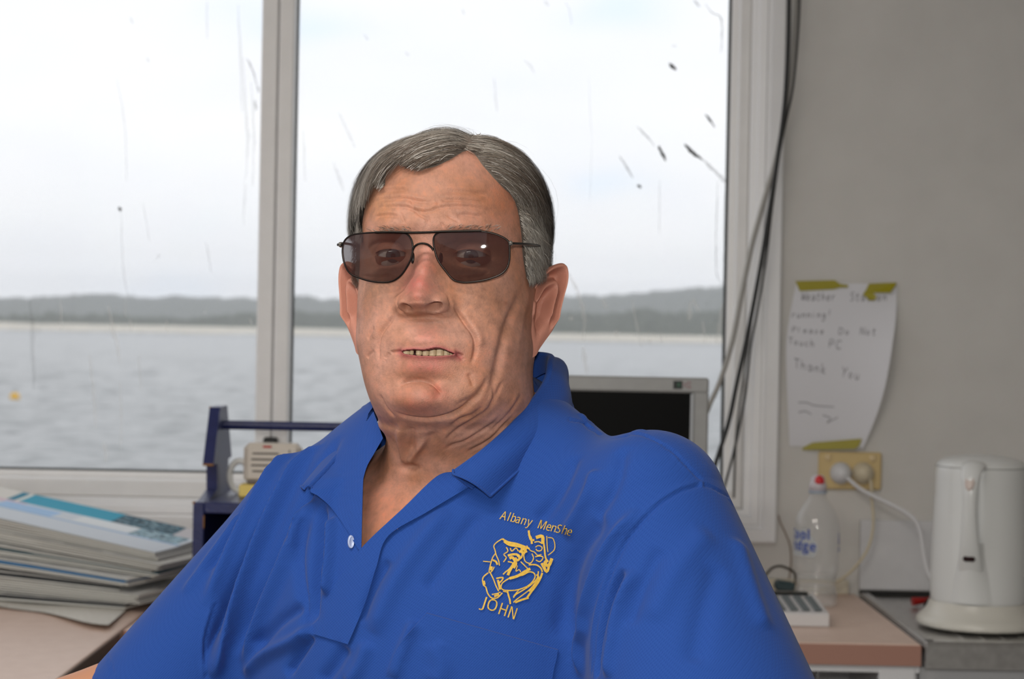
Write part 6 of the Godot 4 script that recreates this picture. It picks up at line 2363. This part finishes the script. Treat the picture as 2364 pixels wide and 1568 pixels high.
# yellow thread: two lines of lettering and a line drawn emblem between them
func embroidery(so: Node3D, on: Callable) -> void:
	var thread := surf("golden yellow thread", Color(0.74, 0.57, 0.13), Color(0.84, 0.69, 0.22), 0.55, 60.0, 0.02)
	var K := 5.407   # emblem is drawn at this enlargement of the photograph
	var f := func(p: Vector2): return on.call(Vector2(1080 + p.x / K, 1160 + p.y / K), 0.0017)
	var m := MB.new()
	for q in [
		[12, [430, 455], [360, 500], [325, 545], [340, 600], [355, 660], [385, 730], [395, 790]], [12, [345, 640], [310, 690], [285, 770], [265, 870], [300, 860], [330, 805]], [10, [190, 735], [290, 745]],
		[14, [255, 880], [205, 920], [185, 960], [195, 1030], [225, 1060], [250, 1140], [300, 1195], [370, 1190], [430, 1130]], [13, [280, 880], [320, 960], [350, 1040], [385, 1110]],
		[20, [430, 455], [500, 495], [600, 515], [690, 545], [770, 580]], [34, [455, 480], [520, 525], [640, 545], [740, 575]], [40, [690, 560], [680, 620], [735, 600]], [12, [480, 560], [500, 610], [450, 650], [480, 690], [445, 745]], [12, [530, 570], [550, 610], [600, 570], [630, 610]],
		[24, [500, 665], [560, 650], [620, 655], [650, 690], [620, 725], [590, 690]], [14, [500, 740], [560, 760], [520, 830], [470, 870], [440, 900]], [30, [600, 730], [560, 790], [520, 860], [500, 910]], [12, [660, 740], [720, 800], [750, 830]], [10, [620, 790], [600, 860], [640, 840], [660, 870]],
		[22, [760, 350], [770, 420], [790, 470], [830, 470]], [22, [760, 400], [790, 450], [800, 520]], [36, [850, 440], [930, 425], [935, 520]], [18, [935, 440], [955, 560], [965, 660], [980, 720]], [10, [985, 420], [990, 540], [1000, 620]], [10, [1000, 440], [1060, 450], [1085, 520], [1080, 590], [1030, 640], [1000, 660]],
		[12, [830, 500], [880, 490], [920, 510]], [11, [845, 560], [880, 540], [925, 560], [915, 600], [870, 605], [850, 580]], [11, [735, 540], [780, 600], [830, 620], [870, 660], [920, 650]], [12, [700, 600], [700, 680], [720, 740], [780, 760], [820, 700], [800, 640]], [12, [840, 680], [900, 670], [940, 690], [900, 740], [850, 720]],
		[34, [1050, 700], [1010, 790], [960, 760], [1000, 720]], [26, [1020, 760], [985, 870], [920, 760]], [16, [760, 780], [850, 780], [910, 820], [930, 870]],
		[16, [355, 950], [440, 940], [400, 1000], [370, 970]], [24, [375, 970], [395, 1050], [400, 1090]], [14, [480, 970], [560, 930], [680, 910], [760, 870], [820, 880], [840, 930], [800, 1000], [740, 1050]], [13, [480, 970], [430, 1010], [415, 1060], [450, 1095], [560, 1100], [650, 1085], [740, 1050]],
		[30, [520, 950], [620, 920], [720, 860], [780, 830]], [22, [930, 880], [900, 960], [850, 1040], [790, 1120], [740, 1190]], [14, [880, 860], [870, 940], [800, 1020], [700, 1090], [600, 1150], [570, 1190]], [12, [850, 1010], [770, 1090], [680, 1160], [600, 1220], [570, 1250]], [22, [760, 1190], [680, 1215], [590, 1250]],
		[30, [520, 700], [560, 690], [600, 760], [570, 820]], [26, [640, 620], [690, 600], [700, 650]], [20, [990, 730], [960, 800], [975, 850]], [20, [1040, 720], [1000, 830]], [22, [860, 900], [880, 940], [830, 1030], [760, 1110]], [20, [310, 720], [350, 740], [370, 780]], [24, [300, 800], [285, 850]], [22, [200, 980], [210, 1030]], [22, [330, 1175], [390, 1150]], [18, [690, 620], [660, 700], [600, 640]],
		[18, [495, 1110], [510, 1170], [525, 1220], [530, 1270]], [12, [440, 1110], [490, 1120]], [12, [640, 1090], [590, 1150], [570, 1180]], [12, [300, 1150], [360, 1140], [410, 1120]]]:
		var w: float = q[0] * 1.15
		var line := smooth2(q.slice(1), 4)
		ribbon(m, line, w, f)
	var e := part("emblem", m, thread, so)
	# lettering follows a gently rising curve across the chest
	var letters := func(text: String, at: Array, size: float, slant: float):
		var mb := MB.new()
		var fnt := SystemFont.new()
		fnt.font_names = PackedStringArray(["Droid Sans"])
		for i in text.length():
			if text[i] == " ": continue
			var tm := TextMesh.new()
			tm.text = text[i]
			tm.font = fnt
			tm.font_size = 32
			tm.pixel_size = 1.0 / 32.0
			tm.depth = 0.0
			tm.curve_step = 1.0
			tm.horizontal_alignment = HORIZONTAL_ALIGNMENT_LEFT
			tm.vertical_alignment = VERTICAL_ALIGNMENT_BOTTOM
			var arr := tm.get_mesh_arrays()
			var vs: PackedVector3Array = arr[Mesh.ARRAY_VERTEX]; var ids: PackedInt32Array = arr[Mesh.ARRAY_INDEX]
			var o: Array = at[i]
			var dx: Vector2 = Vector2(cos(o[2]), sin(o[2])) * size * o[3]; var dy: Vector2 = Vector2(sin(slant), -cos(slant)) * size
			for k in range(0, ids.size(), 3):
				var t := []
				for j in 3:
					var p := vs[ids[k + j]]
					t.append(on.call(Vector2(o[0], o[1]) + dx * p.x + dy * p.y, 0.0017))
				mb.tri(t[0], t[1], t[2])
		return mb
	var first := []
	var xs := [1150, 1166, 1173, 1185, 1197, 1211, 1224, 1236, 1255, 1266, 1278, 1291, 1303, 1314]
	for i in 14:
		var x: float = xs[i]
		first.append([x, 1201.0 + (x - 1150.0) * 0.24 + 3.5, 0.24, 0.86])
	part("lettering", letters.call("Albany MenShe", first.slice(0, 13), 27.0, 0.38), thread, so)
	var second := [[1107, 1411, 0.35, 1.1], [1117, 1414, 0.33, 1.0], [1144, 1425, 0.33, 0.95], [1166, 1433, 0.33, 0.85]]
	part("lettering", letters.call("JOHN", second, 36.0, 0.32), thread, so)

# ------------------------------------------------------------------ glasses
func glasses() -> void:
	var gz := HR * Basis(Vector3.RIGHT, deg_to_rad(11.0)) * Vector3(0, 0, 1)
	var g0 := hl(Vector3(0, 0.004, 0.1085))
	var man_at := hl(Vector3(0, 0, 0.10))
	var o := thing("eyeglasses", "metal framed eyeglasses with dark brown tinted lenses on the man's face", "eyeglasses", g0)
	var flat := func(x: float, y: float, lift := 0.0):
		var d := (px(x, y, 1.0) - CAM)
		var n := gz.normalized()
		var t := (g0 - CAM).dot(n) / d.dot(n)
		var p := CAM + d * t
		var l := HR.transposed() * (p - g0)
		return p - n * (l.x * l.x * 1.6) + n * lift - g0       # face form: the front bends back at the sides
	var metal := mat("gunmetal frame", Color(0.16, 0.145, 0.135), 0.28, 0.9)
	var tint := mat("brown tinted lens", Color(0.21, 0.115, 0.11, 0.50), 0.03, 0.0, 0.30)
	tint.transparency = BaseMaterial3D.TRANSPARENCY_ALPHA
	var LN := [[[786, 572], [791, 556], [805, 545], [826, 540], [869, 537], [922, 538], [940, 541], [950, 555], [953, 572], [950, 594], [940, 615], [926, 635], [908, 648], [887, 652], [856, 650], [826, 642], [803, 631], [791, 611], [786, 590]],
		[[1002, 547], [1011, 538], [1029, 535], [1071, 533], [1109, 534], [1144, 542], [1167, 555], [1172, 567], [1172, 601], [1165, 622], [1149, 636], [1117, 647], [1082, 652], [1061, 651], [1045, 645], [1029, 626], [1013, 604], [1005, 583], [1001, 562]]]
	for k in 2:
		var outl := smooth2(LN[k], 4, true)
		var c := Vector2.ZERO
		for p in outl: c += p
		c /= outl.size()
		var m := MB.new()
		var rim := PackedVector3Array()
		for p in outl: rim.append(flat.call(p.x, p.y))
		m.tube(rim, 0.00082, 8, false, true)
		part("rim", m, metal, o)
		m = MB.new()   # meniscus lens, two faces and an edge
		var front := []; var back := []
		for r in 10:
			var t := 1.0 - r / 9.0
			var ra := PackedVector3Array(); var rb := PackedVector3Array()
			for p in outl:
				var q := c.lerp(p, maxf(t, 0.004))
				var bulge := 0.0016 * (1.0 - t * t)
				ra.append(flat.call(q.x, q.y, bulge + 0.0006)); rb.append(flat.call(q.x, q.y, bulge - 0.0010))
			front.append(ra); back.append(rb)
		m.grid(front, true)
		m.grid(back, true, false, true)
		m.grid([front[0], back[0]], true, false, true)
		part("lens", m, tint, o)
		m = MB.new()   # nose pad on a wire arm
		var pp: Vector2 = Vector2(949, 596) if k == 0 else Vector2(1014, 597)
		var a: Vector3 = flat.call(pp.x, pp.y, -0.006)
		m.lathe(a, PackedVector2Array([Vector2(0.0001, -0.001), Vector2(0.0022, -0.0008), Vector2(0.0025, 0.0), Vector2(0.0022, 0.0008), Vector2(0.0001, 0.001)]), 16, HR * Basis(Vector3.UP, 0.9 if k == 1 else -0.9) * Basis(Vector3.RIGHT, PI / 2), 0.75, 1.9)
		part("nose_pad", m, mat("dark nose pad", Color(0.05, 0.05, 0.05), 0.3), o)
		m = MB.new()   # temple arm, hinge and ear hook
		var s := -1.0 if k == 0 else 1.0
		var h0: Vector3 = flat.call(785 if k == 0 else 1172, 566 if k == 0 else 563)
		var h1: Vector3 = flat.call(771 if k == 0 else 1180, 566 if k == 0 else 563, -0.004)
		var pts := [h0, h1, hl(Vector3(s * 0.0785, 0.0125, 0.060)) - g0, hl(Vector3(s * 0.0805, 0.0185, 0.012)) - g0, hl(Vector3(s * 0.080, 0.0160, -0.012)) - g0, hl(Vector3(s * 0.077, -0.006, -0.030)) - g0]
		m.tube(smooth_path(pts, 6), 0.0011, 8)
		part("temple", m, metal, o)
		m = MB.new()
		m.box(h0.lerp(h1, 0.35), Vector3(0.0035, 0.004, 0.005), 0.001, HR)
		part("hinge", m, mat("bright hinge", Color(0.6, 0.58, 0.55), 0.25, 0.9), o)
	var m := MB.new()
	var bar := []
	for p in [[866, 537], [905, 536], [950, 537], [985, 536.5], [1030, 534.5], [1110, 533]]: bar.append(flat.call(p[0], p[1], 0.0012))
	m.tube(smooth_path(bar, 5), 0.0010, 8)
	part("brow_bar", m, metal, o)
	m = MB.new()
	var br := []
	for p in [[953, 578], [957, 570], [965, 564], [975, 562], [986, 564], [995, 570], [1001, 578]]: br.append(flat.call(p[0], p[1], 0.0006))
	m.tube(smooth_path(br, 5), 0.0009, 8)
	part("bridge", m, metal, o)
